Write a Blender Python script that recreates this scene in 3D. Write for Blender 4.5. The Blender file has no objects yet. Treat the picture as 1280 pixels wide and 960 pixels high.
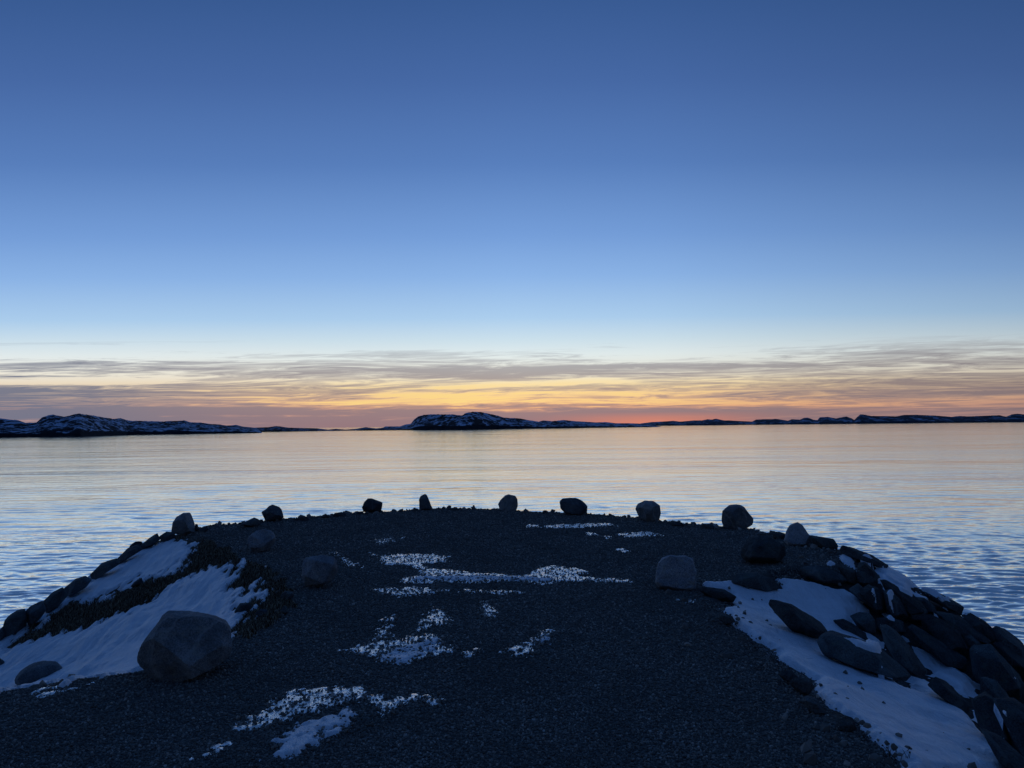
import bpy, math, random
import numpy as np
from mathutils import Matrix, Vector

rng = np.random.default_rng(7)
scene = bpy.context.scene
COL = scene.collection
WATER_Z = -3.5

# ------------------------------------------------------------------ camera
CAM = np.array([0.0, 0.0, 1.9])
F = 967.0
PITCH = math.radians(3.09)
ROLL = math.radians(0.55)
fwd = np.array([0, math.cos(PITCH), math.sin(PITCH)])
up0 = np.array([0, -math.sin(PITCH), math.cos(PITCH)])
rt0 = np.array([1.0, 0, 0])
rt = rt0 * math.cos(ROLL) - up0 * math.sin(ROLL)
up = rt0 * math.sin(ROLL) + up0 * math.cos(ROLL)
cam_data = bpy.data.cameras.new('camera')
cam = bpy.data.objects.new('camera', cam_data)
COL.objects.link(cam)
M = Matrix(((rt[0], up[0], -fwd[0], CAM[0]), (rt[1], up[1], -fwd[1], CAM[1]), (rt[2], up[2], -fwd[2], CAM[2]), (0, 0, 0, 1)))
cam.matrix_world = M
cam_data.sensor_width = 36
cam_data.lens = 36 * F / 1280
cam_data.clip_start = 0.05
cam_data.clip_end = 200000
scene.camera = cam


def ray(px, py):
    d = fwd + rt * ((px - 640) / F) + up * ((480 - py) / F)
    return d / np.linalg.norm(d)


def on_z(px, py, z=0.0):
    d = ray(px, py)
    t = (z - CAM[2]) / d[2]
    return CAM + d * t


# ------------------------------------------------------------------ noise
PERM = np.random.default_rng(11).permutation(256)
PERM = np.concatenate([PERM, PERM, PERM])
GR = np.random.default_rng(12).normal(size=(256, 3))
GR /= np.linalg.norm(GR, axis=1)[:, None]


def perlin(p):
    p = np.asarray(p, float)
    i = np.floor(p).astype(int)
    f = p - i
    i &= 255
    u = f * f * f * (f * (f * 6 - 15) + 10)
    out = 0
    for dx in (0, 1):
        for dy in (0, 1):
            for dz in (0, 1):
                h = PERM[PERM[PERM[(i[..., 0] + dx) & 255] + ((i[..., 1] + dy) & 255)] + ((i[..., 2] + dz) & 255)]
                g = GR[h]
                v = g[..., 0] * (f[..., 0] - dx) + g[..., 1] * (f[..., 1] - dy) + g[..., 2] * (f[..., 2] - dz)
                w = (u[..., 0] if dx else 1 - u[..., 0]) * (u[..., 1] if dy else 1 - u[..., 1]) * (u[..., 2] if dz else 1 - u[..., 2])
                out = out + v * w
    return out * 1.6


def fbm(p, octs=4, gain=0.5, lac=2.03):
    a, s, o = 1.0, 0.0, 0
    p = np.asarray(p, float)
    for k in range(octs):
        o = o + a * perlin(p + k * 17.3)
        s += a
        a *= gain
        p = p * lac
    return o / s


def P3(x, y, z=0.0):
    return np.stack([x, y, np.zeros_like(x) + z], -1)


# ------------------------------------------------------------------ 2-D geometry
def seg_dist(x, y, poly, closed=True, vals=None):
    """distance to a polyline, and the interpolated value at the nearest point"""
    poly = np.asarray(poly, float)
    n = len(poly)
    best = np.full(x.shape, 1e9)
    bv = np.zeros(x.shape)
    for k in range(n if closed else n - 1):
        a, b = poly[k], poly[(k + 1) % n]
        ab = b - a
        L = ab @ ab + 1e-12
        t = np.clip(((x - a[0]) * ab[0] + (y - a[1]) * ab[1]) / L, 0, 1)
        d = np.hypot(x - a[0] - t * ab[0], y - a[1] - t * ab[1])
        m = d < best
        best = np.where(m, d, best)
        if vals is not None:
            bv = np.where(m, vals[k] * (1 - t) + vals[(k + 1) % n] * t, bv)
    return (best, bv) if vals is not None else best


def inside(x, y, poly):
    poly = np.asarray(poly, float)
    c = np.zeros(x.shape, bool)
    n = len(poly)
    for k in range(n):
        x1, y1 = poly[k]
        x2, y2 = poly[(k + 1) % n]
        if y1 == y2:
            continue
        m = ((y1 > y) != (y2 > y)) & (x < (x2 - x1) * (y - y1) / (y2 - y1) + x1)
        c ^= m
    return c


def sdist(x, y, poly):
    d = seg_dist(x, y, poly)
    return np.where(inside(x, y, poly), d, -d)


# ------------------------------------------------------------------ terrain plan
far_px = [(245, 662), (262, 657), (300, 655), (345, 650.5), (370, 648), (400, 645), (430, 641.5), (455, 641), (480, 640),
          (520, 637), (560, 635.5), (600, 636.5), (640, 638), (700, 641), (750, 643.5), (790, 647), (830, 652.5),
          (860, 655), (895, 658), (930, 660.5), (950, 665), (975, 671), (1000, 675), (1030, 683), (1046, 693)]
right_px = [(1046, 699), (1030, 708), (990, 708), (960, 716), (910, 724), (872, 731), (880, 745), (900, 765), (930, 800), (950, 825),
            (980, 845), (1010, 872), (1040, 892), (1070, 912), (1100, 940), (1130, 975)]
left_px = [(0, 867), (90, 852), (170, 843), (240, 825), (290, 800), (330, 785), (356, 765), (358, 740), (335, 716), (300, 700), (270, 682), (250, 670)]
w2 = lambda L: [tuple(on_z(a, b)[:2]) for a, b in L]
farw, rightw, leftw = w2(far_px), w2(right_px), w2(left_px)
GRAVEL = [(-30, -40), (-18, -14), (-13, -3), (-9, 3.2), (-6, 4.9)] + leftw + farw + rightw + [(2.4, 3.0), (3.4, 1.0), (6, -4), (12, -14), (24, -40)]
G_SLOPE = 0.30
rim_left = [(0, 795), (20, 783), (60, 753), (112, 722), (150, 700), (185, 681)]
rim_right = [(1080, 699), (1110, 711), (1140, 727), (1165, 746), (1205, 772), (1240, 792), (1280, 820)]


def slope_hit(px, py):
    d = ray(px, py)
    p = CAM + d * np.linspace(2, 30, 4000)[:, None]
    dgg = np.clip(-sdist(p[:, 0], p[:, 1], GRAVEL), 0, None)
    return tuple(p[np.nonzero(p[:, 2] < -G_SLOPE * dgg)[0][0]][:2])


rimL = [slope_hit(*p) for p in rim_left]
rimR = [slope_hit(*p) for p in rim_right]
cen = np.array([0, 9.0])
rimF = []
for a in farw[:-1]:
    v = np.array(a) - cen
    v = v / np.linalg.norm(v)
    q = np.array(a) + v * 0.4
    rimF.append((q[0], q[1]))
RIM = [(-40, -40), (-22, -4), (-14, 3.5), (-9, 7.5), (-7.3, 9.6)] + rimL + rimF + rimR + [(5.8, 7.6), (6.1, 5), (7, 0), (10, -7), (34, -40)]
RIM = np.array(RIM)


def smooth(t):
    t = np.clip(t, 0, 1)
    return t * t * (3 - 2 * t)


def terrain(x, y, detail=True):
    x = np.asarray(x, float)
    y = np.asarray(y, float)
    dg = -sdist(x, y, GRAVEL)
    dr = seg_dist(x, y, RIM)
    ins = inside(x, y, RIM)
    z = -G_SLOPE * np.clip(dg, 0, 8)
    z = z - np.where(ins, 0, .62 * dr)
    if detail:
        a = smooth(dg / 0.8)
        z = z + a * 0.06 * fbm(P3(x * 1.3, y * 1.3, 3.1), 3) + 0.012 * perlin(P3(x * .5, y * .5, 1.0))
        z = z + (1 - a) * 0.006 * fbm(P3(x * 6, y * 6, 5.0), 2)
    return np.maximum(z, -7)


def hit(px, py):
    d = ray(px, py)
    ts = np.concatenate([np.linspace(1.5, 30, 1500)])
    p = CAM + d * ts[:, None]
    z = terrain(p[:, 0], p[:, 1])
    below = np.nonzero(p[:, 2] < z)[0]
    if len(below) == 0:
        # grazes over the rim: take the point of closest approach
        k = int(np.argmin(p[:, 2] - z + (ts > 18.5) * 99))
        return p[k]
    k = below[0]
    if k == 0:
        return p[0]
    a0 = p[k - 1, 2] - z[k - 1]
    a1 = p[k, 2] - z[k]
    s = a0 / (a0 - a1)
    return p[k - 1] * (1 - s) + p[k] * s


_hc = {}


def hits(L):
    out = []
    for a in L:
        if a not in _hc:
            _hc[a] = hit(*a)
        out.append(_hc[a])
    return np.array(out)


# ------------------------------------------------------------------ materials
def mat(name):
    m = bpy.data.materials.new(name)
    m.use_nodes = True
    nt = m.node_tree
    b = nt.nodes['Principled BSDF']
    return m, nt, b


def N(nt, typ, **kw):
    n = nt.nodes.new(typ)
    for k, v in kw.items():
        if k.startswith('_'):
            setattr(n, k[1:], v)
        else:
            key = int(k[1:]) if k[0] == 'i' and k[1:].isdigit() else k.replace('__', ' ')
            if hasattr(v, 'node'):
                nt.links.new(v, n.inputs[key])
            else:
                n.inputs[key].default_value = v
    return n


def ramp(nt, fac, stops, interp='LINEAR'):
    r = nt.nodes.new('ShaderNodeValToRGB')
    r.color_ramp.interpolation = interp
    e = r.color_ramp.elements
    while len(e) > 1:
        e.remove(e[0])
    for k, (p, c) in enumerate(stops):
        el = e[0] if k == 0 else e.new(p)
        el.position = p
        c = (c, c, c) if isinstance(c, (int, float)) else c
        el.color = (c[0], c[1], c[2], 1)
    nt.links.new(fac, r.inputs[0])
    return r.outputs[0]


def noise(nt, vec, scale, detail=4, rough=0.5, dist=0.0):
    n = N(nt, 'ShaderNodeTexNoise', Vector=vec, Scale=scale, Detail=detail, Roughness=rough, Distortion=dist)
    return n.outputs[0]


def mixc(nt, fac, a, b):
    n = nt.nodes.new('ShaderNodeMix')
    n.data_type = 'RGBA'
    for s, v in ((n.inputs[0], fac), (n.inputs[6], a), (n.inputs[7], b)):
        if hasattr(v, 'node'):
            nt.links.new(v, s)
        else:
            s.default_value = v if isinstance(v, (int, float)) else (*v, 1)
    return n.outputs[2]


def math_(nt, op, a, b=0.0, c=None, clamp=False):
    n = nt.nodes.new('ShaderNodeMath')
    n.operation = op
    n.use_clamp = clamp
    for k, v in enumerate((a, b) if c is None else (a, b, c)):
        if hasattr(v, 'node'):
            nt.links.new(v, n.inputs[k])
        else:
            n.inputs[k].default_value = v
    return n.outputs[0]


def bump(nt, h, dist, strength=1.0, normal=None):
    n = N(nt, 'ShaderNodeBump', Height=h, Distance=dist, Strength=strength)
    if normal is not None:
        nt.links.new(normal, n.inputs['Normal'])
    return n.outputs[0]


def coords(nt, kind='Object'):
    return nt.nodes.new('ShaderNodeTexCoord').outputs[kind]


def geo_pos(nt):
    return nt.nodes.new('ShaderNodeNewGeometry').outputs['Position']


# ground: crushed dark stone on the top, soil and dead turf on the banks
def make_ground():
    m, nt, b = mat('ground_gravel_and_soil')
    p = geo_pos(nt)
    v1 = N(nt, 'ShaderNodeTexVoronoi', Vector=p, Scale=55.0)
    v2 = N(nt, 'ShaderNodeTexVoronoi', Vector=p, Scale=24.0)
    n1 = noise(nt, p, 1.1, 5, .6)
    sp = nt.nodes.new('ShaderNodeSeparateColor')
    nt.links.new(v1.outputs['Color'], sp.inputs[0])
    stone = ramp(nt, sp.outputs[0], [(0, (.06, .062, .062)), (.6, (.125, .125, .12)), (.9, (.19, .185, .175)), (1, (.30, .29, .28))])
    stone = mixc(nt, ramp(nt, n1, [(.35, 0.0), (.65, .35)]), stone, (.055, .062, .066))
    soiln = noise(nt, p, 9, 6, .65)
    soil = ramp(nt, soiln, [(.3, (.035, .026, .019)), (.55, (.095, .070, .048)), (.75, (.17, .125, .085))])
    rock = ramp(nt, noise(nt, p, 5, 5, .6), [(.3, (.02, .022, .024)), (.7, (.06, .062, .062))])
    a = N(nt, 'ShaderNodeAttribute', _attribute_name='bank')
    s2 = nt.nodes.new('ShaderNodeSeparateColor')
    nt.links.new(a.outputs['Color'], s2.inputs[0])
    c = mixc(nt, s2.outputs[0], stone, soil)
    c = mixc(nt, s2.outputs[1], c, rock)
    nt.links.new(c, b.inputs['Base Color'])
    b.inputs['Roughness'].default_value = .95
    b.inputs['Specular IOR Level'].default_value = .15
    h = math_(nt, 'ADD', math_(nt, 'MULTIPLY', v1.outputs['Distance'], -1.0), math_(nt, 'MULTIPLY', v2.outputs['Distance'], -1.2))
    h = math_(nt, 'ADD', h, math_(nt, 'MULTIPLY', noise(nt, p, 90, 3), 0.5))
    nt.links.new(bump(nt, h, .012, 1.0), b.inputs['Normal'])
    return m


def make_pebble():
    m, nt, b = mat('crushed_stone')
    p = geo_pos(nt)
    a = N(nt, 'ShaderNodeAttribute', _attribute_name='tone')
    c = ramp(nt, a.outputs['Fac'], [(0, (.10, .10, .098)), (.6, (.20, .195, .185)), (.9, (.31, .30, .28)), (1, (.50, .48, .45))])
    c = mixc(nt, ramp(nt, noise(nt, p, .9, 5, .65, .6), [(.36, .55), (.56, 0.0)]), c, (.085, .086, .084))
    nt.links.new(c, b.inputs['Base Color'])
    b.inputs['Roughness'].default_value = .85
    b.inputs['Specular IOR Level'].default_value = .25
    nt.links.new(bump(nt, noise(nt, p, 200, 3), .003, .6), b.inputs['Normal'])
    return m


def make_rock(name, dark, mid, light, tint, seed=0.0, speck=.5):
    m, nt, b = mat(name)
    oi = nt.nodes.new('ShaderNodeObjectInfo')
    tc = coords(nt)
    mp = N(nt, 'ShaderNodeVectorMath', _operation='ADD', i0=tc)
    sc_ = N(nt, 'ShaderNodeVectorMath', _operation='SCALE', i0=oi.outputs['Location'])
    sc_.inputs['Scale'].default_value = 3.7
    nt.links.new(sc_.outputs[0], mp.inputs[1])
    p = mp.outputs[0]
    big = noise(nt, p, 2.6, 5, .62, .6)
    c = ramp(nt, big, [(.30, dark), (.5, mid), (.72, light)])
    sp_ = ramp(nt, noise(nt, p, 85, 2, .7), [(.36, .35), (.5, 1.0), (.66, 1.7)])
    mm = N(nt, 'ShaderNodeMix', _data_type='RGBA', _blend_type='MULTIPLY')
    mm.inputs[0].default_value = speck
    nt.links.new(c, mm.inputs[6])
    nt.links.new(sp_, mm.inputs[7])
    c = mm.outputs[2]
    lich = ramp(nt, noise(nt, p, 7.5, 6, .7), [(.56, 0.0), (.63, .65)])
    c = mixc(nt, lich, c, tint)
    # veins
    wv = N(nt, 'ShaderNodeTexWave', Vector=p, Scale=.9, Distortion=9.0, Detail=4.0)
    wv.inputs['Detail Scale'].default_value = 1.4
    c = mixc(nt, ramp(nt, wv.outputs[1], [(.965, 0.0), (.99, .5)]), c, light)
    hv = math_(nt, 'MULTIPLY_ADD', oi.outputs['Random'], .6, .7)
    mm2 = N(nt, 'ShaderNodeMix', _data_type='RGBA', _blend_type='MULTIPLY')
    mm2.inputs[0].default_value = 1
    nt.links.new(c, mm2.inputs[6])
    cc = nt.nodes.new('ShaderNodeCombineColor')
    for k in range(3):
        nt.links.new(hv, cc.inputs[k])
    nt.links.new(cc.outputs[0], mm2.inputs[7])
    nt.links.new(mm2.outputs[2], b.inputs['Base Color'])
    b.inputs['Roughness'].default_value = .92
    b.inputs['Specular IOR Level'].default_value = .08
    cr = ramp(nt, N(nt, 'ShaderNodeTexVoronoi', Vector=N(nt, 'ShaderNodeVectorMath', _operation='ADD', i0=p, i1=N(nt, 'ShaderNodeTexNoise', Vector=p, Scale=3.0).outputs[1]).outputs[0], Scale=2.2, _feature='DISTANCE_TO_EDGE').outputs[0], [(0, 0.0), (.05, 1.0)])
    nb = bump(nt, noise(nt, p, 14, 8, .68), .05, .9)
    nb = bump(nt, noise(nt, p, 110, 3, .6), .005, .8, nb)
    nb = bump(nt, cr, .012, .5, nb)
    nt.links.new(nb, b.inputs['Normal'])
    return m


def make_snow(name, col, rough, dirt, spec=.4, crust=.1, grough=.6):
    m, nt, b = mat(name)
    p = geo_pos(nt)
    a = N(nt, 'ShaderNodeAttribute', _attribute_name='streak')
    n1 = noise(nt, p, 3.0, 5, .6)
    c = mixc(nt, ramp(nt, n1, [(.3, 0.0), (.75, dirt)]), col, (col[0] * .6, col[1] * .62, col[2] * .66))
    g = ramp(nt, noise(nt, p, 60, 3, .7), [(.62, 0.0), (.7, dirt)])
    c = mixc(nt, g, c, (.12, .11, .10))
    nt.links.new(c, b.inputs['Base Color'])
    b.inputs['Roughness'].default_value = rough
    b.inputs['Specular IOR Level'].default_value = spec
    h = math_(nt, 'ADD', math_(nt, 'MULTIPLY', noise(nt, p, 22, 5, .6), 1.0), math_(nt, 'MULTIPLY', noise(nt, p, 120, 3, .6), .25))
    nb = bump(nt, h, .02, .8)
    if crust < .5:
        mpx = N(nt, 'ShaderNodeMapping', Vector=p)
        mpx.inputs['Rotation'].default_value = (0, 0, .75)
        mpx.inputs['Scale'].default_value = (9.0, 3.0, 3.0)
        nb = bump(nt, noise(nt, mpx.outputs[0], 1.0, 6, .62, .6), .07, .9, nb)
    nt.links.new(nb, b.inputs['Normal'])
    g = N(nt, 'ShaderNodeBsdfGlossy', Color=(.97, .95, .92, 1), Roughness=grough, Normal=nb)
    mx = N(nt, 'ShaderNodeMixShader', i0=crust, i1=b.outputs[0], i2=g.outputs[0])
    nt.links.new(mx.outputs[0], nt.nodes['Material Output'].inputs['Surface'])
    return m


M_GROUND = make_ground()
M_PEB = make_pebble()
M_BOULDER = make_rock('grey_granite', (.12, .138, .155), (.22, .24, .262), (.36, .38, .395), (.30, .305, .285))
M_PALE = make_rock('pale_granite', (.15, .17, .20), (.24, .265, .30), (.36, .385, .41), (.28, .28, .26))
M_DARKB = make_rock('dark_gneiss', (.045, .056, .068), (.09, .107, .122), (.16, .18, .195), (.145, .155, .145))
M_RIPRAP = make_rock('broken_bedrock', (.032, .041, .050), (.068, .084, .092), (.12, .142, .15), (.10, .12, .11))
M_SNOW = make_snow('packed_snow', (.74, .81, .92), .6, .30, .3, .17)
M_ICE = make_snow('icy_snow_crust', (.86, .80, .72), .35, .4, .6, .85, .20)

m, nt, b = mat('dead_turf_grass')
a = N(nt, 'ShaderNodeAttribute', _attribute_name='tone')
nt.links.new(ramp(nt, a.outputs['Fac'], [(0, (.08, .060, .042)), (.6, (.21, .15, .10)), (1, (.36, .27, .18))]), b.inputs['Base Color'])
b.inputs['Roughness'].default_value = .9
b.inputs['Specular IOR Level'].default_value = .1
M_TURF = m


W_IOR, W_B = 1.42, 1.0


def make_water():
    m, nt, b = mat('sea_water')
    p = geo_pos(nt)
    b.inputs['Base Color'].default_value = (.016, .034, .062, 1)
    b.inputs['Roughness'].default_value = .5
    b.inputs['Specular IOR Level'].default_value = 0

    mp = N(nt, 'ShaderNodeMapping', Vector=p)
    mp.inputs['Scale'].default_value = (2.6, 7.0, 1)
    n0 = bump(nt, noise(nt, mp.outputs[0], 1.0, 2, .5, .3), .008, 1.0)
    ra = N(nt, 'ShaderNodeAttribute', _attribute_name='ripple').outputs['Fac']
    # wind lanes and slicks
    m2 = N(nt, 'ShaderNodeMapping', Vector=p)
    m2.inputs['Scale'].default_value = (.006, .030, 1)
    m2.inputs['Rotation'].default_value = (0, 0, .06)
    lanes = noise(nt, m2.outputs[0], 1.0, 7, .62, .8)
    ra = math_(nt, 'MULTIPLY', ra, ramp(nt, lanes, [(.34, .45), (.50, .95), (.60, 1.15), (.68, 1.6)]))
    m3 = N(nt, 'ShaderNodeMapping', Vector=p)
    m3.inputs['Scale'].default_value = (.022, .075, 1)
    n0 = bump(nt, noise(nt, m3.outputs[0], 1.0, 6, .65, .5), .38, 1.0, n0)
    g = N(nt, 'ShaderNodeBsdfGlossy', Color=(1.0, .95, .86, 1), Roughness=ra, Normal=n0)
    fr = N(nt, 'ShaderNodeFresnel', IOR=W_IOR, Normal=n0)
    mx = N(nt, 'ShaderNodeMixShader', i0=fr.outputs[0], i1=b.outputs[0], i2=g.outputs[0])
    nt.links.new(mx.outputs[0], nt.nodes['Material Output'].inputs['Surface'])
    return m


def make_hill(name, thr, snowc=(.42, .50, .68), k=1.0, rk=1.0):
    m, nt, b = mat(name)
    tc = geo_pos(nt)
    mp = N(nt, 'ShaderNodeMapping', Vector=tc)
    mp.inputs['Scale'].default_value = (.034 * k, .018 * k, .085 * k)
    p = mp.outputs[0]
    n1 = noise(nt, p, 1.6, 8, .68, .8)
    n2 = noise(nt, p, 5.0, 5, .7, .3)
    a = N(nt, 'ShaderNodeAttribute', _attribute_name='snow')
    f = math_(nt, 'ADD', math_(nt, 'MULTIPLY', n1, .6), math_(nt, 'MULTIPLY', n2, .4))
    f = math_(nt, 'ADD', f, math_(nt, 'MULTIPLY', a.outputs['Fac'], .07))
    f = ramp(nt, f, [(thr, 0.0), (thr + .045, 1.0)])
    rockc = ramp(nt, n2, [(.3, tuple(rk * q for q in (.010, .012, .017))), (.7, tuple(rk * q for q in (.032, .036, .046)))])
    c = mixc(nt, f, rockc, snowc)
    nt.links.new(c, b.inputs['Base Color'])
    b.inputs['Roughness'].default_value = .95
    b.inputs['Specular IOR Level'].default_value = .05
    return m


M_WATER = make_water()


# ------------------------------------------------------------------ mesh helpers
def mesh_obj(name, verts, faces, material, parent=None, smooth_=True, attrs=None, loc=None):
    verts = np.asarray(verts, float)
    if loc is not None:
        verts = verts - np.asarray(loc)
    me = bpy.data.meshes.new(name)
    faces = np.asarray(faces)
    k = faces.shape[1]
    me.vertices.add(len(verts))
    me.vertices.foreach_set('co', verts.astype(np.float32).ravel())
    me.loops.add(faces.size)
    me.loops.foreach_set('vertex_index', faces.astype(np.int32).ravel())
    me.polygons.add(len(faces))
    me.polygons.foreach_set('loop_start', np.arange(0, faces.size, k, dtype=np.int32))
    me.polygons.foreach_set('loop_total', np.full(len(faces), k, np.int32))
    me.polygons.foreach_set('use_smooth', np.full(len(faces), smooth_, bool))
    me.update(calc_edges=True)
    me.validate()
    if attrs:
        for an, av in attrs.items():
            av = np.asarray(av, np.float32)
            if av.ndim == 2:
                at = me.attributes.new(an, 'FLOAT_COLOR', 'POINT')
                at.data.foreach_set('color', av.ravel())
            else:
                at = me.attributes.new(an, 'FLOAT', 'POINT')
                at.data.foreach_set('value', av)
    me.materials.append(material)
    o = bpy.data.objects.new(name, me)
    if loc is not None:
        o.location = loc
    COL.objects.link(o)
    if parent:
        o.parent = parent
    return o


def tag(o, label=None, cat=None, group=None, kind=None):
    for k, v in (('label', label), ('category', cat), ('group', group), ('kind', kind)):
        if v:
            o[k] = v
    return o


def grid_faces(nx, ny, keep=None):
    i, j = np.meshgrid(np.arange(nx - 1), np.arange(ny - 1), indexing='ij')
    a = (i * ny + j).ravel()
    f = np.stack([a, a + ny, a + ny + 1, a + 1], 1)
    if keep is not None:
        f = f[keep[f].any(1)]
    return f


def compact(verts, faces, attrs):
    u, inv = np.unique(faces, return_inverse=True)
    return verts[u], inv.reshape(faces.shape), {k: v[u] for k, v in attrs.items()}


def graded(a, b, s0, s1):
    out = [a]
    while out[-1] < b:
        t = (out[-1] - a) / (b - a)
        out.append(out[-1] + s0 + (s1 - s0) * t)
    return np.array(out)


# ------------------------------------------------------------------ terrain mesh
xs = np.concatenate([np.linspace(-40, -13, 30), np.arange(-12.8, 12.8, .05), np.linspace(13, 36, 30)])
ys = np.concatenate([np.linspace(-40, 2.4, 60), graded(2.6, 20.5, .03, .07), np.linspace(20.8, 28, 14)])
X, Y = np.meshgrid(xs, ys, indexing='ij')
Xf, Yf = X.ravel(), Y.ravel()
Z = terrain(Xf, Yf)
dg = -sdist(Xf, Yf, GRAVEL)
# masks for the bank (soil and turf on the left, broken rock on the right and on the outer faces)
edge_n = fbm(P3(Xf * 2.2, Yf * 2.2, 8), 3)
leftness = smooth((0.6 - Xf) / .5)
insr = inside(Xf, Yf, RIM)
soil = smooth((dg + .12 + .25 * edge_n) / .25) * leftness * (Yf > 4)
rockm = np.maximum(smooth((dg + .12 + .2 * edge_n) / .25) * (1 - leftness), (~insr).astype(float) * (dg > .3))
# lumpy turf relief on the left bank
dirv = hits([(90, 850), (235, 700)])
dv = dirv[1, :2] - dirv[0, :2]
dv /= np.linalg.norm(dv)


def streak_coords(x, y, a, b_):
    s = x * dv[0] + y * dv[1]
    t = -x * dv[1] + y * dv[0]
    return P3(s * a, t * b_, 0)


turf_h = fbm(streak_coords(Xf, Yf, 1.8, 7.0) + 31, 4)
Zt = Z + soil * (0.045 * turf_h) + rockm * .07 * fbm(P3(Xf * 2.5, Yf * 2.5, 14), 4)
V = np.stack([Xf, Yf, Zt], 1)
col = np.stack([soil, rockm, np.zeros_like(soil), np.ones_like(soil)], 1)
g = mesh_obj('ground', V, grid_faces(len(xs), len(ys)), M_GROUND, attrs={'bank': col})
tag(g, 'dark gravel top of the breakwater with soil and rock banks falling to the sea', None, None, 'structure')

# ------------------------------------------------------------------ water
def sea():
    rr = [10.5]
    while rr[-1] < 500:
        r_ = rr[-1]
        rr.append(r_ + max(.04, .36 * r_ * r_ / (5.4 * 774)) if r_ < 90 else r_ * 1.012)
    n0 = len(rr)
    while rr[-1] < 60000:
        rr.append(rr[-1] * 1.25)
    rr = np.array([5.0] + rr)
    dr = np.gradient(rr)
    az = np.radians(np.concatenate([np.linspace(-180, -52, 14), np.linspace(-44, 44, 1250), np.linspace(52, 180, 14)]))
    A, R = np.meshgrid(az, rr, indexing='ij')
    x, y = np.sin(A) * R, np.cos(A) * R
    DR = np.broadcast_to(dr, A.shape)
    z = np.zeros_like(x)
    wr = np.random.default_rng(3)
    # gusts: patches where the short ripples are stronger or nearly absent
    patch = fbm(P3(x * .035, y * .07, 4.0), 3) + .5 * fbm(P3(x * .011, y * .02, 9.0), 2)
    gust = .55 + .75 * smooth(.5 + 1.3 * patch) + .04 * smooth((x + 2) / 14) * (R < 200)
    front = (np.abs(A) < math.radians(45)) & (R < 600)
    xw, yw = x[front], y[front]
    wxp = xw + .8 * perlin(P3(xw * .11, yw * .14, 1.0))
    wyp = yw + .9 * perlin(P3(xw * .09, yw * .16, 6.0))
    zz = np.zeros_like(xw)
    drf, gf = DR[front], gust[front]
    for k in range(84):
        lam = .17 * (2.6 / .17) ** ((k + wr.uniform()) / 84)
        th = wr.normal(math.radians(6), math.radians(21 if lam < 2 else 13))
        kk = 2 * math.pi / lam
        slope = .0265 * (1.0 if lam < .9 else .4)
        a = slope / kk
        ph = wr.uniform(0, 6.283)
        fade = smooth((lam / (drf + 1e-6) - 2.2) / 3.0)
        f_ = np.sin(kk * (wxp * math.sin(th) + wyp * math.cos(th)) + ph)
        zz += a * fade * (gf if lam < 2.5 else .8) * f_
    z[front] = zz * W_B
    V = np.stack([x.ravel(), y.ravel(), (WATER_Z + z).ravel()], 1)
    ro = np.interp(rr, [10, 60, 300, 900, 3000], [.09, .11, .10, .08, .07])
    ro = np.broadcast_to(ro, A.shape).ravel()
    return mesh_obj('sea', V, grid_faces(len(az), len(rr))[:, ::-1], M_WATER, attrs={'ripple': ro})


w = sea()
tag(w, 'calm rippled sea reflecting the dusk sky', None, None, 'structure')

# ------------------------------------------------------------------ snow
def snow_sheet(name, polys, box, step, thick, edge, amp, fq, material, lab, streaky=False, octs=4, holes=(), bias=0.0, kind='stuff', sink=.012, cap=9.0):
    x0, x1, y0, y1 = box
    gx = graded(x0, x1, step[0], step[0])
    gy = graded(y0, y1, step[1], step[2])
    X, Y = np.meshgrid(gx, gy, indexing='ij')
    x, y = X.ravel(), Y.ravel()
    sd = np.full(x.shape, -9.0)
    for pl in polys:
        W = hits(pl)[:, :2]
        bb = (x > W[:, 0].min() - .6) & (x < W[:, 0].max() + .6) & (y > W[:, 1].min() - .6) & (y < W[:, 1].max() + .6)
        if bb.any():
            s = sdist(x[bb], y[bb], W)
            sd[bb] = np.maximum(sd[bb], s)
    for pl in holes:
        W = hits(pl)[:, :2]
        sd = np.minimum(sd, -sdist(x, y, W))
    if streaky:
        nz = fbm(streak_coords(x, y, 1.1, 6.5), octs, .6)
        nz2 = 1.5 * fbm(streak_coords(x, y, .7, 7.0) + 77, 4, .6)
    else:
        nz = fbm(P3(x * fq, y * fq, 2.5), octs, .62)
        nz2 = fbm(P3(x * 2.0, y * 3.0, 9.5), 4, .5)
    if callable(amp):
        av = amp(x, y)
    else:
        av = amp
    q = np.minimum(sd, cap) + av * nz + bias
    if streaky:
        q = q + .5 * av * fbm(streak_coords(x, y, 3.5, 17.0) + 5, 3, .6)
    h = thick * smooth(q / edge) + np.clip(q, -1, 0) * thick * .4
    base = terrain(x, y)
    relief = (.032 * nz2 if thick > .02 else .0) * smooth(q / .3)
    z = base + h + relief - sink
    vis = (q > -.06)
    V = np.stack([x, y, z], 1)
    f = grid_faces(len(gx), len(gy), vis)
    if len(f) == 0:
        return None
    V, f, at = compact(V, f, {'streak': nz})
    o = mesh_obj(name, V, f, material, attrs=at)
    tag(o, lab, None, None, kind)
    return o


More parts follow.
